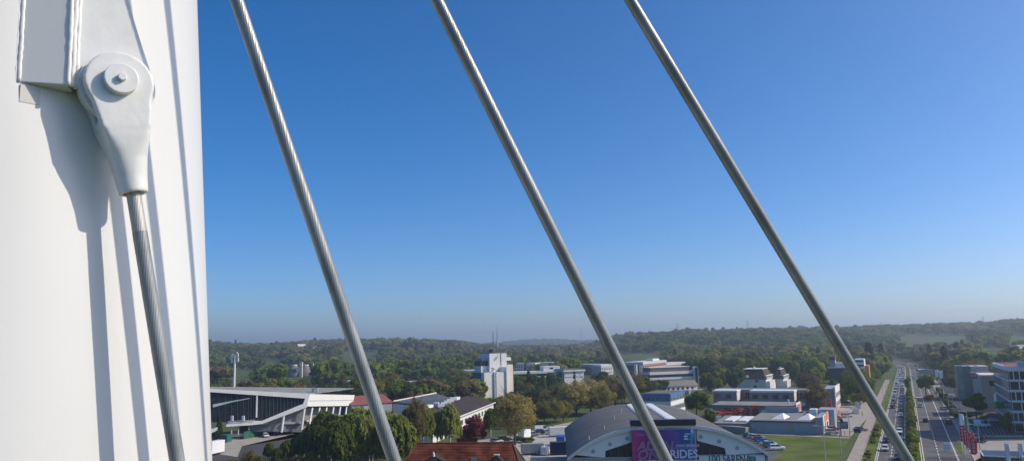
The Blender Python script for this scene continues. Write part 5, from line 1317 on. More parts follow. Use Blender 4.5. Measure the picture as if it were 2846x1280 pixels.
def make_proto(kind):
    root = bpy.data.objects.new("car", None); root.empty_display_size = .3
    q = MB()
    if kind == 'van':
        prof = [(2.55, .45, .95), (2.5, .3, 1.1), (1.75, .25, 1.25), (1.5, .25, 1.3), (-2.5, .25, 1.3), (-2.6, .35, 1.2)]; hw = .97; zt = 2.25; cab = [(1.75, 1.15), (0.95, zt - .05), (-2.52, zt), (-2.58, 1.2)]
    elif kind == 'suv':
        prof = [(2.2, .45, .85), (2.15, .3, .98), (1.1, .28, 1.08), (-2.0, .28, 1.1), (-2.2, .4, 1.0)]; hw = .92; zt = 1.68; cab = [(1.1, 1.05), (.35, zt - .06), (-1.75, zt - .02), (-2.12, 1.08)]
    elif kind == 'sedan':
        prof = [(2.25, .42, .68), (2.2, .26, .78), (1.1, .24, .9), (-1.5, .24, .94), (-2.2, .3, .92), (-2.3, .42, .8)]; hw = .89; zt = 1.44; cab = [(1.1, .88), (.2, zt - .04), (-1.0, zt - .02), (-1.75, .93)]
    else:
        prof = [(2.0, .42, .7), (1.95, .26, .82), (1.05, .24, .93), (-1.8, .24, .98), (-2.0, .38, .85)]; hw = .87; zt = 1.48; cab = [(1.05, .9), (.25, zt - .05), (-1.45, zt - .02), (-1.92, .95)]
    loft(q, [body_ring(x, hw * (0.88 if i in (0, len(prof) - 1) else 1), z0, z1, z0 + (z1 - z0) * .72) for i, (x, z0, z1) in enumerate(prof)])
    body = q.build("body", PAINTS["white"], root); fixn(body); bevel(body, .04, 2)
    # cabin: glass frustum and painted roof with pillars
    (xa, za), (xb, zb), (xc, zc), (xd, zd) = cab; wl, wt = hw - .08, hw - .26
    g = MB(); g.add([(xa, -wl, za), (xa, wl, za), (xb, -wt, zb), (xb, wt, zb), (xc, -wt, zc), (xc, wt, zc), (xd, -wl, zd), (xd, wl, zd)],
                    [(0, 1, 3, 2), (2, 3, 5, 4), (4, 5, 7, 6), (0, 2, 4, 6), (1, 7, 5, 3), (0, 6, 7, 1)])
    gl = fixn(g.build("glazing", GLASS, root))
    r = MB(); r.hexa([(xb + .06, -wt - .02, zb + .0), (xb + .06, wt + .02, zb), (xc - .05, wt + .02, zc), (xc - .05, -wt - .02, zc)], [(xb, -wt + .08, zb + .07), (xb, wt - .08, zb + .07), (xc, wt - .08, zc + .06), (xc, -wt + .08, zc + .06)])
    for s_ in (-1, 1):
        for f in (0.0, .48, 1.0):
            pt_, pb_ = Vector((xb + (xc - xb) * f, s_ * (wt + .01), zb)), Vector((xa + (xd - xa) * f, s_ * (wl + .01), za + (zd - za) * f))
            r.bar(pb_, pt_, .07)
    if kind == 'van':
        r.hexa([(.35, -wl - .03, 1.25), (.35, wl + .03, 1.25), (xd - .02, wl + .03, 1.25), (xd - .02, -wl - .03, 1.25)], [(.35, -wt - .05, zt), (.35, wt + .05, zt), (xc - .03, wt + .05, zt), (xc - .03, -wt - .05, zt)])
    fixn(r.build("roof", PAINTS["white"], root))
    wr = .33 if kind != 'van' else .36
    wm = MB().tube([(0, -.11, 0), (0, .11, 0)], wr, 14).mesh("wheel", TYRE); hm = MB().tube([(0, -.12, 0), (0, .12, 0)], wr * .58, 10).mesh("rim", PAINTS["silver"])
    wb = 1.3 if kind not in ('van',) else 1.65
    for x in (wb + .02, -wb):
        for s_ in (-1, 1):
            wo = link("wheel", wm, root, (x, s_ * (hw - .1), wr)); link("rim", hm, wo)
    x0 = prof[0][0]; zl = (prof[0][1] + prof[0][2]) / 2 + .08
    for s_ in (-1, 1):
        link("headlight", MB().box(-.12, .05, -.2, .2, -.08, .08).mesh("headlight", LENS), root, (x0, s_ * (hw - .28), zl))
        link("tail_light", MB().box(-.05, .1, -.14, .14, -.1, .1).mesh("tail_light", TAIL), root, (prof[-1][0], s_ * (hw - .24), zl + .1))
    link("bumper", MB().box(-.1, .06, -hw * .7, hw * .7, -.1, .08).mesh("bumper", TYRE), root, (x0, 0, .42))
    kids = [o for o in bpy.data.objects if o.parent is root]
    def coll(o): return [o] + [y for k in o.children for y in coll(k)]
    for o in coll(root):
        if o.name in COL.objects: COL.objects.unlink(o)
    return root
PROTO = {k: make_proto(k) for k in ('hatch', 'sedan', 'suv', 'van')}
def car(kind, colour, pos, head, label, group=None, far=False, name=None):
    def rec(o, parent):
        c = o.copy(); COL.objects.link(c); c.parent = parent
        if c.type == 'MESH' and c.data.materials and c.data.materials[0] is PAINTS["white"] and colour != "white":
            c.material_slots[0].link = 'OBJECT'; c.material_slots[0].material = PAINTS[colour]
        for ch in o.children:
            if far and ch.name.split('.')[0] in ('rim', 'bumper'): continue
            rec(ch, c)
        return c
    c = rec(PROTO[kind], None); c.name = name or ("van" if kind == 'van' else "car")
    c.location = (pos[0], pos[1], (pos[2] if len(pos) > 2 else 0) + 0.065); c.rotation_euler = (0, 0, head)
    tag(c, label, "van" if kind == 'van' else "car", group); return c
UPH = RHEAD; DNH = RHEAD + math.pi
def rs(px, py):      # road coordinates of a ground pixel
    g = G(px, py); v = Vector((g.x, g.y)) - RB; return v.dot(RU), v.dot(RN)
for kind, colr, px, py, t_, lab in (
    ('hatch', 'white', 2413, 1250, 1.75, "white hatchback in the left lane, nearest oncoming white car"),
    ('sedan', 'navy', 2451, 1274, 5.0, "navy saloon nearest the camera in the inner oncoming lane"),
    ('hatch', 'black', 2415, 1227, 1.7, "black hatchback directly behind the nearest oncoming white car"),
    ('van', 'white', 2460, 1219, 5.0, "white van in the inner oncoming lane beside the rightmost cable"),
    ('suv', 'white', 2450, 1203, 5.0, "white roofed estate car following the white van"),
    ('hatch', 'green', 2431, 1180, 1.7, "dark green hatchback alone in the outer oncoming lane"),
    ('hatch', 'white', 2470, 1157, 5.0, "white car peeping out right of the cable in the queue"),
    ('hatch', 'black', 2468, 1143, 5.0, "black hatchback in the queue right of the cable"),
    ('sedan', 'dark grey', 2465, 1130, 5.0, "dark grey saloon in the queue behind the black hatchback")):
    s_, _ = rs(px, py); p = RP(s_, t_); car(kind, colr, p, DNH, lab, "cars in the oncoming carriageway")
qcol = ["silver", "white", "black", "dark grey", "white", "navy", "silver", "red", "grey", "white", "black", "blue"]
ci = 0
for lane, t_, s0 in (("outer", 1.7, 168), ("inner", 5.0, 176)):
    s_ = s0; k = 0
    while s_ < 720 and k < 44:
        kd = random.choice(['hatch', 'hatch', 'sedan', 'suv', 'van']) if k > 3 else random.choice(['hatch', 'sedan', 'suv'])
        if k in (21,): kd = 'van'
        cl = qcol[(ci * 5 + random.randint(0, 3)) % len(qcol)] if kd != 'van' else 'white'; ci += 1
        h = DNH + (min(max(s_ - 640, 0), 420) / 420 * R(24))
        car(kd, cl, RP(s_, t_), h, "%s %s, %s in the %s lane of the waiting queue" % (cl, "van" if kd == 'van' else "car", ordn(k + 1), lane), "cars in the waiting queue", far=True)
        s_ += random.uniform(9, 20) if s_ < 300 else random.uniform(7.5, 14); k += 1
for kind, colr, px, py, t_, lab in (
    ('hatch', 'white', 2524, 1130, 12.4, "white hatchback driving away alone on the right carriageway"),
    ('hatch', 'black', 2543, 1172, 13.0, "black car driving away just beyond the big shadow"),
    ('suv', 'black', 2591, 1177, 20.0, "black people carrier parked at the right kerb"),
    ('van', 'white', 2497, 1052, 12.4, "white van at the far crossing on the right carriageway"),
    ('sedan', 'silver', 2520, 1054, 19.5, "silver saloon waiting at the far crossing"),
    ('sedan', 'dark grey', 2526, 1051, 16.0, "dark grey saloon at the far crossing"),
    ('hatch', 'red', 2508, 1030, 16.0, "red car far up the right carriageway"), ('hatch', 'white', 2497, 1024, 12.5, "white car far up the right carriageway"),
    ('suv', 'black', 2510, 1020, 16.0, "black car far up the right carriageway"), ('hatch', 'silver', 2493, 1014, 12.5, "silver car farthest up the right carriageway")):
    s_, _ = rs(px, py); car(kind, colr, RP(s_, t_), UPH, lab, "cars on the right carriageway", far=py < 1100)
p = G(2508, 1056); car('van', 'white', (p.x, p.y, 0), UPH - 1.2, "white van crossing the road at the far junction")
# cars parked diagonally by the arena
for k, (px, py, cl, kd) in enumerate(((2083, 1214, 'black', 'hatch'), (2094, 1217, 'silver', 'hatch'), (2105, 1221, 'beige', 'suv'), (2114, 1226, 'dark grey', 'hatch'), (2126, 1231, 'blue', 'sedan'), (2134, 1237, 'silver', 'sedan'), (2143, 1243, 'green', 'suv'), (2158, 1250, 'white', 'suv'))):
    p = G(px, py); car(kd, cl, (p.x, p.y, 0), R(2 + k * .5), "%s car parked beside the lawn, %s from the far end of the row" % (cl, ordn(k + 1)), "cars parked beside the arena")
for px, py, cl, kd, hd, lab in ((2391, 1197, 'mauve', 'sedan', R(-8), "mauve saloon turning out of the yard onto the road"), (2354, 1158, 'white', 'hatch', R(5), "white hatchback parked across the yard entrance"),
                                (2378, 1148, 'white', 'van', R(75), "white van parked at the right edge of the yard"), (2384, 1134, 'silver', 'van', R(70), "silver van parked behind the white van in the yard"), (2390, 1122, 'white', 'van', R(66), "white box van farthest back in the yard"),
                                (2350, 1120, 'black', 'sedan', R(10), "black saloon parked near the white gable wall"), (2312, 1205, 'silver', 'suv', R(0), "silver estate parked under the orange sign wall"), (2316, 1196, 'red', 'hatch', R(0), "red car half hidden behind the silver estate"),
                                (738, 1214, 'white', 'hatch', R(-60), "white hatchback parked beside the green hoarding"), (763, 1206, 'black', 'sedan', R(-60), "black saloon parked at the end of the green hoarding"),
                                (1380, 1230, 'white', 'hatch', R(20), "white car parked behind the tiled roof ridge"), (1402, 1225, 'black', 'suv', R(20), "black car parked near the foot of the yellow tree"),
                                (1531, 1206, 'silver', 'suv', R(10), "silver car among the trailers left of the arena"), (1505, 1203, 'black', 'hatch', R(20), "black car left of the white van on the forecourt"), (1537, 1199, 'red', 'hatch', R(15), "red car behind the silver car near the arena"),
                                (1549, 1194, 'white', 'hatch', R(15), "white car next to the red car near the arena"), (1482, 1211, 'grey', 'hatch', R(20), "grey car right of the white box trailer"), (1506, 1200, 'white', 'van', R(12), "white delivery van on the forecourt left of the arena"),
                                (2731, 1186, 'white', 'van', R(-75), "white van parked in the shaded car park"), (2752, 1182, 'grey', 'sedan', R(-20), "grey saloon right of the van in the shaded car park"), (2768, 1183, 'dark grey', 'suv', R(-20), "dark car farthest right in the shaded car park"),
                                (2716, 1230, 'black', 'sedan', R(-6), "black saloon nearer the camera on the beige forecourt"), (2718, 1218, 'dark grey', 'sedan', R(-6), "dark grey saloon behind the black one on the forecourt"),
                                (2628, 1138, 'silver', 'hatch', R(0), "silver car parked beyond the right footpath hedge"), (2660, 1152, 'green', 'van', R(-70), "dark green van parked beyond the right footpath"), (2001, 1172, 'silver', 'van', R(0), "silver trailer van beside the annex wall"),
                                (1990, 1166, 'white', 'hatch', R(10), "white car under the tree left of the annex"), (2640, 1100, 'blue', 'hatch', R(20), "blue car in the dark yard on the right"), (2612, 1092, 'silver', 'sedan', R(20), "silver saloon in the dark yard on the right"),
                                (1515, 1262, 'white', 'van', R(80), "white van in the shade below the blue container")):
    p = G(px, py); car(kd, cl, (p.x, p.y, 0), hd, lab)
# trailers and containers
def trailer(label, px, py, L, Wd, H, mat, hd, cat="trailer", name="box_trailer", wheels=True):
    p = G(px, py); t = thing(name, label, cat, (p.x, p.y, 0.06), hd)
    z0 = .55 if wheels else .05
    bo = bevel(boxp("box", -L / 2, L / 2, -Wd / 2, Wd / 2, z0, z0 + H, mat, t), .05)
    for k in range(int(L / .6)): boxp("rib", -L / 2 + .3 + k * .6, -L / 2 + .36 + k * .6, -Wd / 2 - .03, Wd / 2 + .03, z0 + .1, z0 + H - .1, mat, bo)
    boxp("frame", -L / 2 + .1, L / 2 - .1, -Wd / 2 + .05, Wd / 2 - .05, z0 - .18, z0 - .01, DARKST, t)
    if wheels:
        for x in (-.5, .5):
            for s_ in (-1, 1): MB().tube([(x, s_ * (Wd / 2 - .2), .36), (x, s_ * (Wd / 2 - .02), .36)], .36, 12).build("wheel", TYRE, t)
        MB().bar((L / 2, 0, .4), (L / 2 + 1.2, 0, .4), .1).build("drawbar", DARKST, t)
trailer("white box trailer parked right of the yellow tree", 1458, 1219, 4.6, 2.2, 2.4, SIGNW, R(60))
trailer("grey boxy trailer beside the arena wall", 1556, 1212, 7.5, 2.5, 2.6, PLASTER, R(12))
trailer("bright blue container left of the arena roof", 1558, 1236, 5.5, 2.4, 2.8, BLUEC, R(88), "container", "blue_container", False)
trailer("dark blue container in the shade below the bright blue one", 1560, 1262, 6, 2.6, 3.4, pm("navy_container", (0.012, 0.03, 0.08), .6), R(4), "container", "dark_container", False)
trailer("grey caravan trailer standing above the tiled house", 1480, 1262, 6.2, 2.4, 2.5, pm("caravan_grey", (0.30, 0.31, 0.32), .5), R(8))
trailer("white site container in front of the grey shed", 2099, 1199, 4.2, 2.4, 2.5, SIGNW, R(-18), "container", "white_container", False)
trailer("black skip container beside the orange sign wall", 2268, 1205, 3.2, 2.2, 2.3, BLACK, R(-20), "container", "black_container", False)
trailer("long white trailer parked at the left edge of the red machines", 1998, 1153, 8, 2.4, 1.1, SIGNW, R(-5))
trailer("white lorry trailer beside the mast edge below the stadium", 597, 1262, 6, 2.4, 3.4, SIGNW, R(75))
trailer("pale flat trailer on the stadium road near the green container", 655, 1217, 6, 2.3, 1.1, CREAM, R(15))
trailer("grey trailer box parked at the near end of the arena car park", 2027, 1200, 14, 2.6, 2.0, BROWNW, R(-48), "container", "long_container", False)
# red lifting machines
def boom_lift(label, px, py, hd, mat, h=2.6, group="red lifting machines in the yard"):
    p = G(px, py); t = thing("boom_lift", label, "lifting machine", (p.x, p.y, .05), hd, group)
    bevel(boxp("chassis", -1.2, 1.2, -.75, .75, .5, .95, DARKST if mat is not ORANGE else ORANGE, t), .05)
    for x in (-.85, .85):
        for s_ in (-1, 1): MB().tube([(x, s_ * .7, .42), (x, s_ * 1.0, .42)], .42, 12).build("wheel", TYRE, t)
    bevel(boxp("turret", -1.1, .5, -.6, .6, 1.0, 1.75, mat, t), .08)
    MB().tube([(-.7, 0, 1.7), (1.6, 0, h), (2.0, 0, h - .2)], [.22, .2, .16], 6).build("lower_boom", mat, t)
    MB().tube([(2.0, 0, h - .2), (-1.8, 0, h + .45)], [.17, .13], 6).build("upper_boom", mat, t)
    q = MB()
    for x in (-3.2, -2.0):
        for y in (-.6, .6): q.bar((x, y, h - .2), (x, y, h + .9), .07)
    for z in (h - .2, h + .35, h + .9):
        q.bar((-3.2, -.6, z), (-2.0, -.6, z), .06).bar((-3.2, .6, z), (-2.0, .6, z), .06).bar((-3.2, -.6, z), (-3.2, .6, z), .06)
    q.box(-3.2, -2.0, -.6, .6, h - .25, h - .19); q.build("basket", mat, t)["kind"] = "stuff"
for k, (px, py, hd, h) in enumerate(((2000, 1164, .3, 2.6), (2016, 1162, 2.6, 3.2), (2030, 1164, .1, 2.4), (2044, 1163, 1.2, 3.0), (2056, 1165, 3.0, 2.8), (2070, 1164, .6, 3.6), (2086, 1163, 1.5, 4.2))):
    boom_lift("red lifting platform in the yard behind the shed, %s from the left" % ordn(k + 1), px, py, hd, ORANGE, h)
boom_lift("red telescopic boom lift with raised arm beside the orange sign wall", 2319, 1176, 3.6, ORANGE, 3.4)
boom_lift("orange boom lift parked behind the billboard", 2332, 1171, 2.9, ORANGEP, 2.6)
# pedestrian on the footpath
p = G(2397, 1156); t = thing("person", "person in dark clothing walking along the footpath by the yard", "person", (p.x, p.y, .13), RHEAD + 1.4)
def skin_body(name, V, E_, rads, mat, parent):
    me = bpy.data.meshes.new(name); me.from_pydata(V, E_, []); me.materials.append(mat); o = link(name, me, parent)
    md = o.modifiers.new("skin", 'SKIN'); md.use_smooth_shade = True
    for i, r_ in enumerate(rads): me.skin_vertices[0].data[i].radius = r_
    me.skin_vertices[0].data[0].use_root = True
    o.modifiers.new("sub", 'SUBSURF').levels = 1; return o
V = [(0, 0, .95), (0, 0, 1.2), (0, 0, 1.42), (0, 0, 1.52), (0, 0, 1.60), (0, 0, 1.74), (0.02, .2, 1.40), (-.10, .25, 1.15), (.06, .26, .92), (.02, -.2, 1.40), (.12, -.25, 1.15), (.22, -.24, .94),
     (.02, .1, .88), (.20, .1, .50), (.10, .1, .08), (.22, .1, .05), (.0, -.1, .88), (-.08, -.1, .48), (-.32, -.1, .12), (-.22, -.1, .06)]
E_ = [(0, 1), (1, 2), (2, 3), (3, 4), (4, 5), (2, 6), (6, 7), (7, 8), (2, 9), (9, 10), (10, 11), (0, 12), (12, 13), (13, 14), (14, 15), (0, 16), (16, 17), (17, 18), (18, 19)]
rd_ = [(.15, .12), (.15, .11), (.16, .11), (.06, .06), (.09, .08), (.09, .08), (.07, .07), (.05, .05), (.035, .035), (.07, .07), (.05, .05), (.035, .035), (.10, .10), (.065, .065), (.045, .045), (.04, .04), (.10, .10), (.065, .065), (.045, .045), (.04, .04)]
skin_body("body", V, E_, rd_, pm("dark_clothes", (0.02, 0.022, 0.03), .8), t)
hd_ = MB(); hd_.tube([(0.01, 0, 1.56), (0.02, 0, 1.62), (0.02, 0, 1.70), (0.0, 0, 1.77)], [.05, .085, .092, .05], 10); hd_.build("head", pm("skin_tone", (0.45, 0.28, 0.20), .6), t, smooth=True)
hr_ = MB(); hr_.tube([(-.03, 0, 1.64), (-.03, 0, 1.72), (-.015, 0, 1.80)], [.085, .098, .05], 10); hr_.build("hair", pm("dark_hair", (0.03, 0.02, 0.015), .7), t, smooth=True)
# sheds' fence: posts and mesh rails along the path
p0, p1 = G(2050, 1196), G(2362, 1212)
t = thing("wire_fence", "thin wire fence along the pale path in front of the shed", "fence", (p0.x, p0.y, 0)); dv_ = p1 - p0
for k in range(26):
    v = dv_ * (k / 25); MB().box(v.x - .04, v.x + .04, v.y - .04, v.y + .04, 0, 1.7).build("post", DARKST, t)
for z in (.3, .8, 1.3, 1.65): MB().bar(Vector((0, 0, z)), dv_ + Vector((0, 0, z)), .025).build("rail", DARKST, t)

# ------------------------------------------------------------------ vegetation
LEAF = {
    "green": leafm("leaf_green", (0.070, 0.110, 0.018), (0.150, 0.195, 0.034), 0.5),
    "bright": leafm("leaf_bright", (0.115, 0.160, 0.020), (0.200, 0.240, 0.040), 0.5),
    "olive": leafm("leaf_olive", (0.140, 0.132, 0.036), (0.240, 0.215, 0.062), 0.5),
    "yellow": leafm("leaf_yellow", (0.22, 0.180, 0.055), (0.35, 0.29, 0.10), 0.5),
    "brown": leafm("leaf_brown", (0.115, 0.096, 0.043), (0.200, 0.165, 0.072), 0.5),
    "dark": leafm("leaf_dark", (0.034, 0.060, 0.022), (0.085, 0.118, 0.036), 0.4),
    "birch": leafm("leaf_birch", (0.075, 0.098, 0.022), (0.175, 0.200, 0.046), 0.5),
    "copper": leafm("leaf_copper", (0.17, 0.024, 0.034), (0.36, 0.075, 0.075), 0.5),
    "birch2": leafm("leaf_willow", (0.150, 0.172, 0.036), (0.285, 0.300, 0.072), 0.55),
    "rust": leafm("leaf_rust", (0.21, 0.125, 0.03), (0.31, 0.19, 0.05), 0.5),
}
def quads_mesh(name, C, U, V, mat):
    n = len(C); vs = np.empty((n, 4, 3))
    vs[:, 0] = C - U - V; vs[:, 1] = C + U - V * .6; vs[:, 2] = C + U * .7 + V; vs[:, 3] = C - U * .8 + V * .9
    me = bpy.data.meshes.new(name)
    me.vertices.add(n * 4); me.vertices.foreach_set("co", vs.reshape(-1))
    me.loops.add(n * 4); me.loops.foreach_set("vertex_index", np.arange(n * 4))
    me.polygons.add(n); me.polygons.foreach_set("loop_start", np.arange(n) * 4); me.polygons.foreach_set("loop_total", np.full(n, 4))
    me.materials.append(mat); me.update(); me.validate()
    return me
def rand_dirs(n, g):
    v = g.normal(size=(n, 3)); return v / np.linalg.norm(v, axis=1)[:, None]
def leaf_frames(n, g, size, outward=None, mix=0.5):
    nrm = rand_dirs(n, g)
    if outward is not None: nrm = nrm * (1 - mix) + outward * mix; nrm /= np.linalg.norm(nrm, axis=1)[:, None]
    a = np.cross(nrm, rand_dirs(n, g)); a /= np.linalg.norm(a, axis=1)[:, None] + 1e-9
    b = np.cross(nrm, a); s = size * g.uniform(.6, 1.3, (n, 1)) * .5
    return a * s, b * s * g.uniform(.7, 1.2, (n, 1))
def crown_round(seed, rx, rz, cz, lobes, n, size, lobr=0.34, flat=0.0, rlo=.35, rhi=.80):
    g = np.random.default_rng(seed)
    d = rand_dirs(lobes, g); d[:, 2] = d[:, 2] * (1 - flat) + flat * .2
    rr = g.uniform(rlo ** 2, rhi ** 2, (lobes, 1)) ** .5
    cen = d * rr * np.array([rx, rx, rz]); cen[:, 2] += cz
    lr = g.uniform(.65, 1.25, lobes) * lobr * rx
    w_ = lr ** 2; idx = g.choice(lobes, n, p=w_ / w_.sum())
    dd = rand_dirs(n, g); rad_ = lr[idx] * g.uniform(0.30, 1.0, n) ** .45
    off_ = dd * rad_[:, None]; off_[:, 2] *= .85
    C = cen[idx] + off_
    out = C - np.array([0, 0, cz]); out /= np.linalg.norm(out, axis=1)[:, None] + 1e-9
    U, V = leaf_frames(n, g, size, out * .45 + dd * .55, .62)
    return C, U, V
def crown_birch(seed, H, rx, n, size):
    g = np.random.default_rng(seed); ns = n // 14; Cs = []; 
    a = g.uniform(0, 6.283, ns); t = g.uniform(0.0, 1, ns) ** .8
    zt = H * (.42 + .56 * t); rm = rx * np.sqrt(np.clip(1 - ((t - .25) / .8) ** 2, .05, 1)) * g.uniform(.15, 1, ns) ** .6
    for i in range(ns):
        L = g.uniform(.10, .24) * H; k = np.linspace(0, 1, 14)
        x = math.cos(a[i]) * (rm[i] * (.8 + .35 * np.sqrt(k))); y = math.sin(a[i]) * (rm[i] * (.8 + .35 * np.sqrt(k)))
        z = zt[i] - k ** 1.3 * L + .04 * H * np.sin(k * 2)
        Cs.append(np.stack([x, y, z], 1) + g.normal(0, .10, (14, 3)))
    C = np.concatenate(Cs); m_ = len(C); nrm = rand_dirs(m_, g); nrm[:, 2] *= .25; nrm /= np.linalg.norm(nrm, axis=1)[:, None]
    V = np.tile([0, 0, 1.], (m_, 1)) + g.normal(0, .25, (m_, 3)); U = np.cross(nrm, V); U /= np.linalg.norm(U, axis=1)[:, None]
    s = size * g.uniform(.6, 1.3, (m_, 1)); return C, U * s * .32, V * s * .72
def crown_cone(seed, H, rx, n, size, z0=.06):
    g = np.random.default_rng(seed); t = g.uniform(0, 1, n) ** .75; z = H * (z0 + (1 - z0) * t)
    lay = .80 + .25 * np.sin(z / H * 60)
    r_ = rx * (1 - t) ** .7 * lay * g.uniform(.35, 1, n) ** .4 + .1; a = g.uniform(0, 6.283, n)
    C = np.stack([np.cos(a) * r_, np.sin(a) * r_, z], 1); out = np.stack([np.cos(a), np.sin(a), np.full(n, .3)], 1)
    U, V = leaf_frames(n, g, size, out, .4); return C, U, V
def trunk_mesh(name, seed, H, r0, limbs, reach, mat, top=.8, twigs=2, base=.28):
    g = np.random.default_rng(seed); q = MB(); pts = []; 
    bx_, by_ = g.normal(0, .02 * H), g.normal(0, .02 * H)
    for k in range(7): f = k / 6; pts.append((bx_ * f * f, by_ * f * f, H * top * f - (.3 if k == 0 else 0)))
    q.tube(pts, [r0 * (1 - .85 * k / 6) for k in range(7)], 7)
    for i in range(limbs):
        f = base + (top * .92 - base) * (i + .5) / limbs; a = i * 2.4 + g.uniform(-.3, .3); L = reach * H * (1.1 - .5 * (f - base) / top) * g.uniform(.8, 1.15)
        p0 = Vector((bx_ * (f / top) ** 2, by_ * (f / top) ** 2, H * f)); d = Vector((math.cos(a), math.sin(a), .75 + .5 * f))
        p1 = p0 + d * L * .4; p2 = p1 + (d + Vector((0, 0, .35))) * L * .38
        q.tube([p0, p1, p2], [r0 * .42 * (1 - f * .5), r0 * .26 * (1 - f * .4), r0 * .06], 5)
        for j in range(twigs):
            e = d + Vector(g.normal(0, .6, 3)); q.tube([p1, p1 + e * L * .22, p1 + e * L * .42 + Vector((0, 0, L * .1))], [r0 * .16, r0 * .09, r0 * .03], 4)
    return q.mesh(name, mat, True)
CROWN = {}; TRUNK = {}
def reg(kind, crowns, trunks, H): CROWN[kind] = (crowns, H); TRUNK[kind] = trunks
GL = LEAF["green"]
reg("broad", [quads_mesh("crown", *crown_round(10 + i, 4.4, 4.3, 7.6, 30, 4200, .62), GL) for i in range(4)], [trunk_mesh("trunk", 20 + i, 12, .3, 8, .32, BARK) for i in range(2)], 12.0)
reg("bud", [quads_mesh("crown", *crown_round(30 + i, 5.6, 5.0, 7.1, 150, 9000, .30, .20, rlo=.25, rhi=.93), GL) for i in range(3)], [trunk_mesh("trunk", 40 + i, 12, .34, 12, .42, BARK, .88, 4) for i in range(2)], 12.0)
reg("birch", [quads_mesh("crown", *crown_birch(50 + i, 12, 2.7, 4600, .55), GL) for i in range(4)], [trunk_mesh("trunk", 60 + i, 12, .16, 8, .18, BIRCH, .95, 2, .35) for i in range(2)], 12.0)
reg("cone", [quads_mesh("crown", *crown_cone(70 + i, 12, 2.9, 3200, .55), GL) for i in range(2)], [trunk_mesh("trunk", 80, 12, .22, 3, .1, BARK, .9)], 12.0)
reg("dome", [quads_mesh("crown", *crown_round(90 + i, 4.9, 5.2, 6.0, 34, 5200, .55, .36), GL) for i in range(2)], [trunk_mesh("trunk", 95, 12, .3, 8, .3, BARK)], 12.0)
reg("shrub", [quads_mesh("crown", *crown_round(100 + i, 5.2, 5.0, 5.6, 22, 1500, 1.15, .42), GL) for i in range(3)], [trunk_mesh("trunk", 105, 8, .3, 5, .3, BARK, .8)], 12.0)
reg("column", [quads_mesh("crown", *crown_round(110 + i, 3.4, 6.2, 6.0, 26, 1500, 1.0, .42), GL) for i in range(3)], [trunk_mesh("trunk", 115, 9, .22, 4, .12, BARK, .8)], 12.0)
def tree(kind, pal, X, Y, H, ws, label, group=None, z=0.0, name="tree", trunk=True):
    crowns, H0 = CROWN[kind]; s = H / H0
    t = thing(name, label, "shrub" if name == "shrub" else "tree", (X, Y, z), random.uniform(0, 6.28), group); t.scale = (s * ws, s * ws, s)
    c = link("crown", random.choice(crowns), t); c.material_slots[0].link = 'OBJECT'; c.material_slots[0].material = LEAF[pal]
    if trunk: link("trunk", random.choice(TRUNK[kind]), t)
    return t
def tpx(kind, pal, px, Y, H, ws, label, group=None, name="tree"):
    p = P(px, 1080, Y); return tree(kind, pal, p.x, Y, H, ws, label, group, 0, name)
ADJ = {"green": "green", "bright": "fresh green", "olive": "olive green", "yellow": "yellowish", "brown": "brownish", "dark": "dark green", "birch": "drooping green", "birch2": "pale drooping", "copper": "copper red", "rust": "rust coloured"}
def belt(phrase, px0, px1, Y0, Y1, n, H0, H1, mix, kinds=("broad", "broad", "dome", "bud"), ws=(0.85, 1.2), avoid=None):
    xs_ = sorted(px0 + (px1 - px0) * (i + random.uniform(.1, .9)) / n for i in range(n)); k = 0
    for x in xs_:
        for _ in range(20):
            Y = random.uniform(Y0, Y1); p = P(x, 1050, Y)
            if avoid is None or not avoid(p.x, p.y): break
        else: continue
        k += 1; pal = random.choice(mix)
        tpx(random.choice(kinds), pal, x, Y, random.uniform(H0, H1), random.uniform(*ws), "%s tree, %s from left, belt %s" % (ADJ[pal], ordn(k), phrase), "trees " + phrase)
def near_road(x, y, lo=-9, hi=29): v = Vector((x, y)) - RB; t_ = v.dot(RN); return lo < t_ < hi
# weeping birches at the lower left
k = 0
for x in np.linspace(905, 1112, 15):
    k += 1; tpx("birch", random.choice(["birch", "birch2", "birch2"]), x + random.uniform(-6, 6), random.uniform(188, 226), random.uniform(12.0, 14.2), random.uniform(1.1, 1.4), "weeping birch with hanging green twigs, %s from the left around the first cable" % ordn(k), "weeping birches at the lower left")
k = 0
for x, H, Y in ((700, 4.6, 206), (728, 4.0, 200), (752, 5.4, 214), (775, 5.2, 205), (800, 6.6, 210), (822, 6.0, 222), (845, 8.2, 212), (866, 9.4, 222), (885, 10.5, 206), (790, 4.2, 192), (832, 5.0, 190), (868, 6.0, 191), (650, 3.0, 204)):
    k += 1; pal = random.choice(["birch", "brown", "green", "birch"]); tpx("birch" if H > 5 else "bud", pal, x, Y, H, 1.25, "%s young tree at the lower left, %s from the stadium road" % (ADJ[pal], ordn(k)), "young trees below the stadium")
for x, H, Y, lab in ((1135, 13, 226, "birch with pale trunk rising left of the brown hall"), (1176, 13.4, 232, "birch with pale trunk third right of the first cable"), (1214, 11.0, 238, "small birch in front of the white hall wall"), (1250, 13.2, 236, "slim birch directly left of the copper red tree"), (1362, 9.5, 262, "thin birch between the copper red and the yellowish tree")):
    tpx("birch", "birch2", x, Y, H, 1.1, lab)
tpx("bud", "brown", 1157, 222, 16.2, .42, "tall thin almost leafless tree among the birches")
tpx("dome", "copper", 1319, 240, 10.0, 1.08, "round copper red tree above the tiled roof")
tpx("shrub", "copper", 1284, 238, 3.6, 1.2, "low dark red bush left of the copper red tree", name="shrub")
tpx("bud", "yellow", 1428, 243, 15.6, 1.02, "large yellowish budding tree with dark spreading limbs")
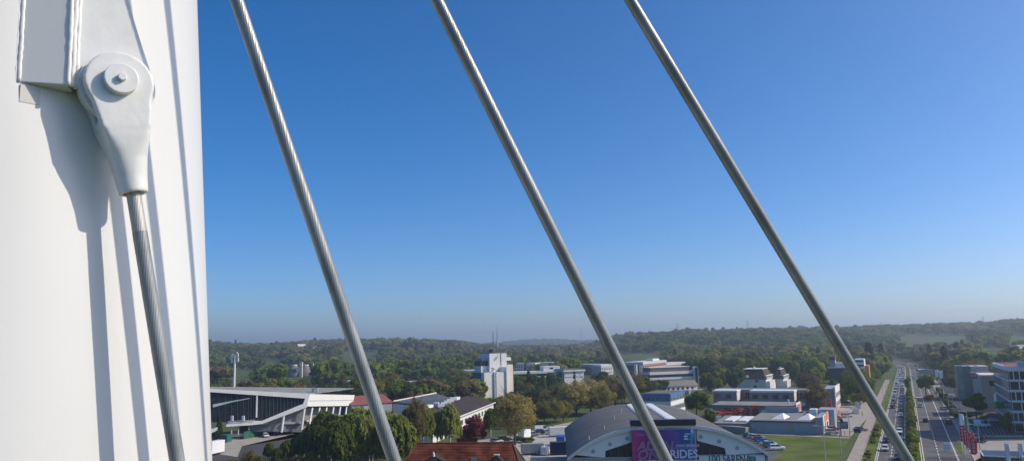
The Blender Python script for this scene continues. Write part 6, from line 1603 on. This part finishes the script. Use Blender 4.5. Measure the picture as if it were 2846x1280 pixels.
tpx("cone", "dark", 613, 272, 7.8, 1.0, "small dark conifer beside the mast in front of the stadium"); tpx("cone", "dark", 716, 283, 9.6, .95, "dark conifer in front of the stadium beam"); tpx("bud", "brown", 678, 279, 5.2, .9, "small brownish tree between the two conifers by the stadium")
tpx("shrub", "bright", 617, 255, 2.2, 1.6, "clipped bright green hedge beside the green container", name="shrub")
for x, H, Y, pal, lab in ((1510, 8.6, 310, "olive", "first of three thin trees beside the side road"), (1541, 8.8, 305, "olive", "second of three thin trees beside the side road"), (1563, 8.2, 312, "olive", "third of three thin trees beside the side road"),
                          (1600, 14.5, 335, "yellow", "broad yellowish tree left of the arena roof"), (1640, 15.2, 345, "yellow", "highest yellowish tree above the arena roof"), (1668, 12.5, 335, "olive", "olive tree touching the middle cable above the arena"),
                          (1572, 11, 350, "olive", "pale olive tree left of the broad yellowish one")):
    tpx("bud", pal, x, Y, H, 1.25 if H > 11 else 1.1, lab)
belt("between the tower block and the arena", 1432, 1570, 325, 420, 16, 8, 12.5, ["dark", "green", "bright", "dark", "olive"])
belt("right of the tower block", 1432, 1565, 435, 500, 12, 10, 16, ["dark", "dark", "green"], ("broad", "cone", "dome"))
belt("behind the arena ridge", 1630, 1800, 360, 440, 15, 9, 16, ["brown", "dark", "brown", "olive"], ("bud", "broad", "birch"))
belt("behind the long halls", 985, 1335, 352, 450, 36, 11, 17.5, ["bright", "olive", "brown", "green", "olive", "dark"])
belt("behind the stadium roof", 540, 990, 415, 520, 38, 10, 15, ["dark", "green", "olive", "brown", "dark"])
belt("in front of the long white roof", 1235, 1335, 470, 545, 15, 13.6, 15.2, ["green", "olive", "dark"])
belt("at the foot of the tower block", 1325, 1425, 350, 378, 6, 6.5, 9, ["dark", "green", "bright"])
tpx("broad", "green", 1932, 298, 12.8, 1.05, "full green tree standing right of the blue and white office"); tpx("shrub", "green", 1972, 292, 6, 1.0, "green bush at the right foot of the full green tree", name="shrub")
tpx("shrub", "green", 2002, 330, 5.5, 1.4, "round bush left of the taupe building", name="shrub")
belt("in front of the grey office block", 1796, 1848, 385, 420, 4, 10, 13, ["green", "olive", "dark"])
belt("beside the twin white houses", 1950, 2068, 455, 505, 12, 9, 15, ["bright", "green", "olive"], ("broad", "birch", "column"), (.7, 1.0))
belt("behind the twin white houses", 1915, 2318, 560, 660, 46, 13, 20, ["dark", "green", "dark", "bright", "brown"])
tpx("dome", "bright", 2272, 520, 19, 1.0, "largest round green tree left of the dark block"); tpx("bud", "brown", 2245, 420, 12.5, 1.15, "wide brownish tree in front of the dark trees"); tpx("bud", "brown", 2268, 322, 12.0, .95, "round brownish tree behind the red pillar sign")
belt("left of the distant road", 2325, 2490, 480, 860, 34, 11, 17, ["green", "dark", "bright", "olive"], avoid=near_road)
belt("along the yard near the cable", 2335, 2400, 335, 420, 7, 4, 7, ["bright", "olive", "green"], avoid=near_road)
belt("right of the distant road", 2500, 2860, 470, 860, 66, 10, 16, ["green", "olive", "dark", "brown", "green"], avoid=near_road)
belt("beyond the dark yard on the right", 2590, 2700, 370, 470, 9, 5, 9, ["green", "olive", "dark"], avoid=near_road)
tpx("broad", "bright", 2572, 392, 12.5, .95, "fresh green tree at the right kerb below the white flags"); tpx("shrub", "rust", 2582, 368, 4.2, 1.2, "rust coloured bush below the fresh green tree", name="shrub")
tpx("broad", "bright", 2706, 286, 10.2, 1.0, "fresh green tree in front of the glass showroom"); tpx("dome", "copper", 2700, 520, 13.5, 1.2, "dark red tree on the slope right of the road")
for k, (x, Y, H) in enumerate(((2648, 292, 3.4), (2662, 290, 3.0), (2676, 288, 3.2))): tpx("shrub", "olive", x, Y, H, 1.5, "olive bush in the dark yard left of the showroom tree, %s from the left" % ordn(k + 1), "olive bushes in the dark yard", "shrub")
tpx("column", "green", 2788, 243, 7.2, .9, "slim dark tree standing in the shaded car park")
k = 0
for s_ in np.arange(185, 640, 11):
    k += 1; p = RP(s_ + random.uniform(-3, 3), -random.uniform(10, 26)); pal = random.choice(["green", "bright", "dark", "olive"])
    tree(random.choice(["broad", "dome", "bud"]), pal, p.x, p.y, random.uniform(7, 14), random.uniform(.85, 1.15), "%s roadside tree left of the queue, %s from the camera" % (ADJ[pal], ordn(k)), "roadside trees left of the queue")
# median hedge, verge shrubs
k = 0
for s_ in np.arange(-62, 262, 2.6):
    p = RP(s_ + random.uniform(-.4, .4), 8.5 + random.uniform(-.25, .25)); pal = random.choice(["green", "olive", "bright"])
    tree("column", random.choice(["bright", "green", "bright", "olive"]), p.x, p.y, random.uniform(2.9, 4.6), random.uniform(.95, 1.3), "upright shrub in the green hedge on the median", "hedge shrubs on the median", .1, "shrub", False)
p = RP(285, 8.4); tree("column", "green", p.x, p.y, 9, .7, "slim upright tree at the far end of the median hedge", None, .1)
k = 0
for s_ in np.arange(-55, 95, 5.2):
    if 25 < s_ < 40: continue
    k += 1; p = RP(s_ + random.uniform(-1, 1), -1.7 + random.uniform(-.5, .4)); tree("shrub", random.choice(["bright", "bright", "olive"]), p.x, p.y, random.uniform(.7, 1.9), random.uniform(1.2, 2.2), "low verge shrub beside the left carriageway, %s from the camera" % ordn(k), "shrubs on the left verge", .05, "shrub", False)
k = 0
for s_ in list(np.arange(-20, 6, 3.5)) + list(np.arange(150, 300, 7)):
    k += 1; p = RP(s_, 23.2 + random.uniform(-.6, .6)); tree("shrub", random.choice(["green", "dark", "olive"]), p.x, p.y, random.uniform(1.8, 3.2), 1.2, "bush along the right footpath, %s from the camera" % ordn(k), "bushes on the right footpath", .05, "shrub", False)
for k, (x, y) in enumerate(((1440, 1226), (1452, 1228), (1464, 1230), (1475, 1231), (1468, 1238))):
    p = G(x, y); tree("shrub", "green", p.x, p.y, 2.0, 1.6, "clipped green hedge bush under the yellowish tree, %s from the left" % ordn(k + 1), "hedge under the yellowish tree", .05, "shrub", False)
# hedge-like scrub around the gaps
for k, (x, Y, H) in enumerate(((1100, 262, 4), (1140, 268, 4), (1390, 290, 4), (1400, 320, 5), (1480, 300, 3.5), (1500, 330, 4), (950, 245, 5), (920, 262, 5), (880, 300, 6), (905, 330, 7), (940, 340, 8))):
    tpx("shrub", random.choice(["green", "dark", "olive"]), x, Y, H, 1.5, "scrub bush between the halls and the birches, %s in the row" % ordn(k + 1), "scrub between the halls", "shrub")

# ---- distant woodland on the hills: uncountable, instanced on points
def proj(X, Y, Z):
    v = np.stack([X, Y, Z - CAMH], -1); zc = v @ np.array(FWD); return 1423 + F * (v @ np.array(RIGHT)) / zc, 640 - F * (v @ np.array(UP)) / zc
MEADOW = [(1000, 984, 62, 8), (672, 1036, 45, 10), (1010, 1010, 0, 0), (2610, 938, 100, 7), (2770, 978, 46, 6), (1775, 984, 80, 3), (2840, 938, 40, 6), (760, 1002, 30, 4)]
FAR = {}
for i in range(3): FAR["b%d" % i] = quads_mesh("wood_crown", *crown_round(200 + i, 4.8, 5.0, 6.4, 16, 620, 1.5, .42), LEAF["green"])
FAR["c0"] = quads_mesh("wood_crown", *crown_cone(210, 13, 3.2, 500, 1.4), LEAF["dark"])
ptsX = []; ptsY = []
d = 640.0
while d < 6600:
    sp_ = max(10.5, d / 82)
    a0_, a1_ = -0.62, 0.66
    nn = int((a1_ - a0_) * d / sp_)
    a = np.linspace(a0_, a1_, nn) + rng.uniform(-.5, .5, nn) * sp_ / d
    dd = d + rng.uniform(-.5, .5, nn) * sp_
    ptsX.append(dd * np.sin(a)); ptsY.append(dd * np.cos(a)); d += sp_ * .92
X = np.concatenate(ptsX); Y = np.concatenate(ptsY)
Z = height(X, Y); D_ = np.hypot(X, Y)
keep = rng.uniform(0, 1, len(X)) < 0.93
# clearings by low-frequency pattern plus the larger meadows
pat = np.sin(X / 95 + 1.3 * np.sin(Y / 160)) * np.sin(Y / 130 + np.sin(X / 210)) + .4 * np.sin(X / 37 + Y / 53)
keep &= ~((pat > 1.02) & (D_ > 700))
px_, py_ = proj(X, Y, Z)
for (mx, my, rx_, ry_) in MEADOW:
    if rx_ == 0: continue
    tall = 15 * F / np.maximum(D_, 1)
    keep &= ~((np.abs(px_ - mx) < rx_ * (1 + .15 * np.sin(px_ / 9))) & (py_ - my > -ry_) & (py_ - my < ry_ + tall * 1.35))
vr = (X - RB.x) * RN.x + (Y - RB.y) * RN.y; sr = (X - RB.x) * RU.x + (Y - RB.y) * RU.y
keep &= ~((vr > -10) & (vr < 30) & (sr < 800)); keep &= ~((sr >= 560) & (sr < 1100) & (vr > -150 + 0 * sr) & (vr < 30) & (np.abs(vr + (sr - 640).clip(0) ** 2 / 2000 - 10) < 22))
keep &= ~((np.abs(X - dg_.x) < 28) & (np.abs(Y - 900) < 24)) ; keep &= ~((Y < 880) & (Y > 640) & (px_ > 1420) & (px_ < 1540)) ; keep &= ~((Y < 860) & (Y > 600) & (px_ > 1600) & (px_ < 1915))
keep &= ~((Y > 500) & (Y < 905) & (np.abs(px_ - 832) < 46))
X, Y, Z, D_ = X[keep], Y[keep], Z[keep], D_[keep]
sel = rng.uniform(0, 1, len(X)); tone = .5 + .5 * np.sin(X / 170 + 2) * np.sin(Y / 210 + 1) + rng.normal(0, .28, len(X))
SPEC = [("green", "b0", (tone < .50) & (sel < .75), "green deciduous wood covering the hills"), ("dark", "b1", (tone < .50) & (sel >= .75), "darker broadleaved wood mixed into the hillside"),
        ("olive", "b2", (tone >= .50) & (tone < .72), "olive green spring wood on the slopes"), ("brown", "b0", (tone >= .72) & (tone < .84), "brownish budding wood on the slopes"),
        ("birch", "b1", (tone >= .84) & (sel < .82), "pale green trees scattered in the valley wood"), ("dark", "c0", (tone >= .84) & (sel >= .82), "dark conifers scattered through the distant wood")]
holder = None
for pal, key, mask, lab in SPEC:
    x, y, z, dd = X[mask], Y[mask], Z[mask], D_[mask]
    if len(x) == 0: continue
    me = bpy.data.meshes.new("distant_woodland"); me.vertices.add(len(x)); me.vertices.foreach_set("co", np.stack([x, y, z - .4], 1).reshape(-1))
    at_ = me.attributes.new("scl", 'FLOAT_VECTOR', 'POINT'); s_ = np.exp(rng.normal(0.10, .26, len(x))) * np.clip(dd / 1250, 1.05, 2.6)
    at_.data.foreach_set("vector", np.stack([s_ * rng.uniform(.9, 1.2, len(x)), s_ * rng.uniform(.9, 1.2, len(x)), np.minimum(s_, 1.75) * rng.uniform(.8, 1.15, len(x))], 1).reshape(-1))
    ar = me.attributes.new("rot", 'FLOAT_VECTOR', 'POINT'); ar.data.foreach_set("vector", np.stack([0 * x, 0 * x, rng.uniform(0, 6.28, len(x))], 1).reshape(-1))
    o = link("distant_woodland", me); tag(o, lab, "woodland", kind="stuff")
    src = FAR[key].copy(); src.materials.clear(); src.materials.append(LEAF[pal])
    # one real tree of this kind at the foot of the wood is the pattern for the instances
    pr = tree("broad", pal, 0, 0, 12, 1, "x"); 
    for ch in list(pr.children): bpy.data.objects.remove(ch)
    bpy.data.objects.remove(pr)
    so_ = bpy.data.objects.new("wood_tree", src)
    gn = bpy.data.node_groups.new("scatter_" + pal + key, 'GeometryNodeTree')
    gn.interface.new_socket("Geometry", in_out='INPUT', socket_type='NodeSocketGeometry'); gn.interface.new_socket("Geometry", in_out='OUTPUT', socket_type='NodeSocketGeometry')
    ni, no = gn.nodes.new("NodeGroupInput"), gn.nodes.new("NodeGroupOutput")
    ip = gn.nodes.new("GeometryNodeInstanceOnPoints"); oi = gn.nodes.new("GeometryNodeObjectInfo"); oi.inputs["Object"].default_value = so_; oi.inputs["As Instance"].default_value = True
    na1 = gn.nodes.new("GeometryNodeInputNamedAttribute"); na1.data_type = 'FLOAT_VECTOR'; na1.inputs["Name"].default_value = "scl"
    na2 = gn.nodes.new("GeometryNodeInputNamedAttribute"); na2.data_type = 'FLOAT_VECTOR'; na2.inputs["Name"].default_value = "rot"
    L_ = gn.links.new
    L_(ni.outputs[0], ip.inputs["Points"]); L_(oi.outputs["Geometry"], ip.inputs["Instance"]); L_(na2.outputs["Attribute"], ip.inputs["Rotation"]); L_(na1.outputs["Attribute"], ip.inputs["Scale"]); L_(ip.outputs[0], no.inputs[0])
    md = o.modifiers.new("scatter", 'NODES'); md.node_group = gn

# ---- far small things: bridge, pylons, houses, church
def hz(px, Y): p = P(px, 950, Y); return p, float(height(p.x, Y))
pb, zb_ = hz(2462, 1350)
t = thing("road_bridge", "distant concrete bridge crossing above the bend of the road", "bridge", (pb.x, pb.y, 0), R(-8))
zk = P(2462, 976, 1350).z
boxp("deck", -20, 20, -4, 4, zk - 1.6, zk, CONC, t); boxp("railing", -20, 20, -4.2, -4.0, zk, zk + 1.1, PLASTER, t)
for x in (-17, 0, 17): boxp("pier", x - 1, x + 1, -2, 2, -2, zk - 1.6, CONC, t)
def pylon(label, px, top, Y):
    p, z = hz(px, Y); t = thing("power_pylon", label, "pylon", (p.x, p.y, z), R(random.uniform(-20, 20)), "power pylons on the skyline")
    H = P(px, top, Y).z - z; wb = H * .10
    for sx in (-1, 1):
        for sy in (-1, 1): MB().bar((sx * wb, sy * wb, 0), (sx * .5, sy * .5, H), .5).build("leg", LAMPM, t)
    for k in range(8):
        f0, f1 = k / 8, (k + 1) / 8; w0, w1 = wb * (1 - f0) + .5 * f0, wb * (1 - f1) + .5 * f1; s_ = 1 if k % 2 else -1
        MB().bar((-s_ * w0, -w0, H * f0), (s_ * w1, -w1, H * f1), .3).build("brace", LAMPM, t)
    for f, a in ((.72, .20), (.84, .16), (.95, .11)): MB().bar((-H * a, 0, H * f), (H * a, 0, H * f), .45).build("cross_arm", LAMPM, t)
for px, top, Y, lab in ((1616, 917, 3300, "lattice power pylon right of the middle of the view, alone on the low skyline"), (1885, 897, 2300, "lattice power pylon on the wooded hilltop left of the taller far one"), (2081, 888, 2600, "tall faint power pylon on the hill above the white houses"),
                        (2453, 893, 3000, "first of two close power pylons above the road"), (2465, 896, 3000, "second of two close power pylons above the road"), (2671, 891, 2700, "power pylon above the right hill meadow"), (2739, 878, 3000, "tallest power pylon near the right edge"), (1578, 934, 4300, "tiny pylon left of the lone lattice pylon")):
    pylon(lab, px, top, Y)
p, z = hz(1470, 4800); t = thing("church_tower", "tiny church tower on the far blue ridge right of the tower block", "church", (p.x, p.y, z)); zt_ = P(1470, 944, 4800).z
boxp("tower", -4, 4, -4, 4, -5, zt_ - z - 14, DARKW, t); MB().tube([(0, 0, zt_ - z - 14), (0, 0, zt_ - z)], [5.5, .2], 8).build("spire", DARKW, t)
hk = 0
def far_house(px, Y, w_, h_, mat, roofm, label, flat=False, up=0.0):
    p, z = hz(px, Y); t = thing("far_house", label, "house", (p.x, p.y, z + up), R(random.uniform(10, 40)), "houses scattered on the far hills")
    boxp("wall", -w_ / 2, w_ / 2, -4, 4, -3, h_, mat, t)
    if flat: boxp("roof", -w_ / 2 - .4, w_ / 2 + .4, -4.4, 4.4, h_ + .01, h_ + .6, roofm, t)
    else:
        q = MB(); q.prism([(-w_ / 2 - .5, -4.5, h_), (-w_ / 2 - .5, 4.5, h_), (-w_ / 2 - .5, 0, h_ + 4)], (w_ + 1, 0, 0)); fixn(q.build("roof", roofm, t))
    for k in range(2): boxp("window", -w_ / 2 + 1.5 + k * 3, -w_ / 2 + 2.9 + k * 3, -4.08, -3.9, h_ - 2.6, h_ - 1.0, GLASS, t)
for k, (px, Y, up) in enumerate(((2168, 2050, 9), (2180, 2060, 10), (2195, 2040, 8), (2205, 2070, 9), (2215, 2050, 10), (2380, 2300, 9), (2430, 2450, 8), (2150, 2060, 8))):
    far_house(px, Y, random.uniform(10, 16), 7, WHITE if k in (0, 5) else PLASTER, DROOF, "small pale house on the wooded ridge, %s from the left" % ordn([2, 3, 4, 5, 6, 7, 8, 1][k]), up=up)
far_house(2826, 900, 17, 9, OFFW, SIGNW, "white flat roofed house on the slope at the right edge", True, 6)
far_house(838, 1500, 14, 6, WHITE, SIGNW, "small white house high on the left wooded hill", False, 10); far_house(868, 1490, 16, 5, PLASTER, SIGNW, "long pale roof on the left wooded hill", True, 9)
for k, x in enumerate((870, 911)): p = P(x, 1040, 900); o_ = MB().tube([(0, 0, 0), (0, 0, P(x, 1010, 900).z)], .5, 8).build("white_pole", OFFW, None, loc=(p.x, p.y, 0)); tag(o_, "thin white pole standing in the valley, %s of two" % ("left" if k == 0 else "right"), "pole", "white poles in the valley")
# valley roofs on the right
for k, (x, y, Y, w_, m_) in enumerate(((2575, 1045, 640, 26, PLASTER), (2650, 1060, 520, 22, GREYW), (2630, 1030, 700, 30, CREAM))):
    b = Bld("valley_shed", "low flat roofed shed among the trees right of the road, %s from the front" % ordn([2, 1, 3][k]), "shed", x - 20, y, Y, x + 20, None, "sheds right of the road")
    b.box("wall", 0, b.w, 0, 12, 0, max(b.h, 3), m_); b.box("roof", -.4, b.w + .4, -.4, 12.4, max(b.h, 3) + .01, max(b.h, 3) + .5, PLASTER)

# ------------------------------------------------------------------ haze
hzm = bpy.data.materials.new("haze_volume"); hzm.use_nodes = True
n_ = hzm.node_tree.nodes; n_.remove(n_["Principled BSDF"])
pv = n_.new("ShaderNodeVolumePrincipled"); pv.inputs["Color"].default_value = (0.74, 0.87, 1.0, 1); pv.inputs["Density"].default_value = 2.1e-4; pv.inputs["Anisotropy"].default_value = 0.4; pv.inputs["Density Attribute"].default_value = ""; hzm.cycles.homogeneous_volume = True
hzm.node_tree.links.new(pv.outputs[0], n_["Material Output"].inputs["Volume"])
o = MB().box(-7800, 7800, -900, 7900, -9, 150).build("haze", hzm); fixn(o); tag(o, "thin bluish haze hanging over the valley", kind="stuff")
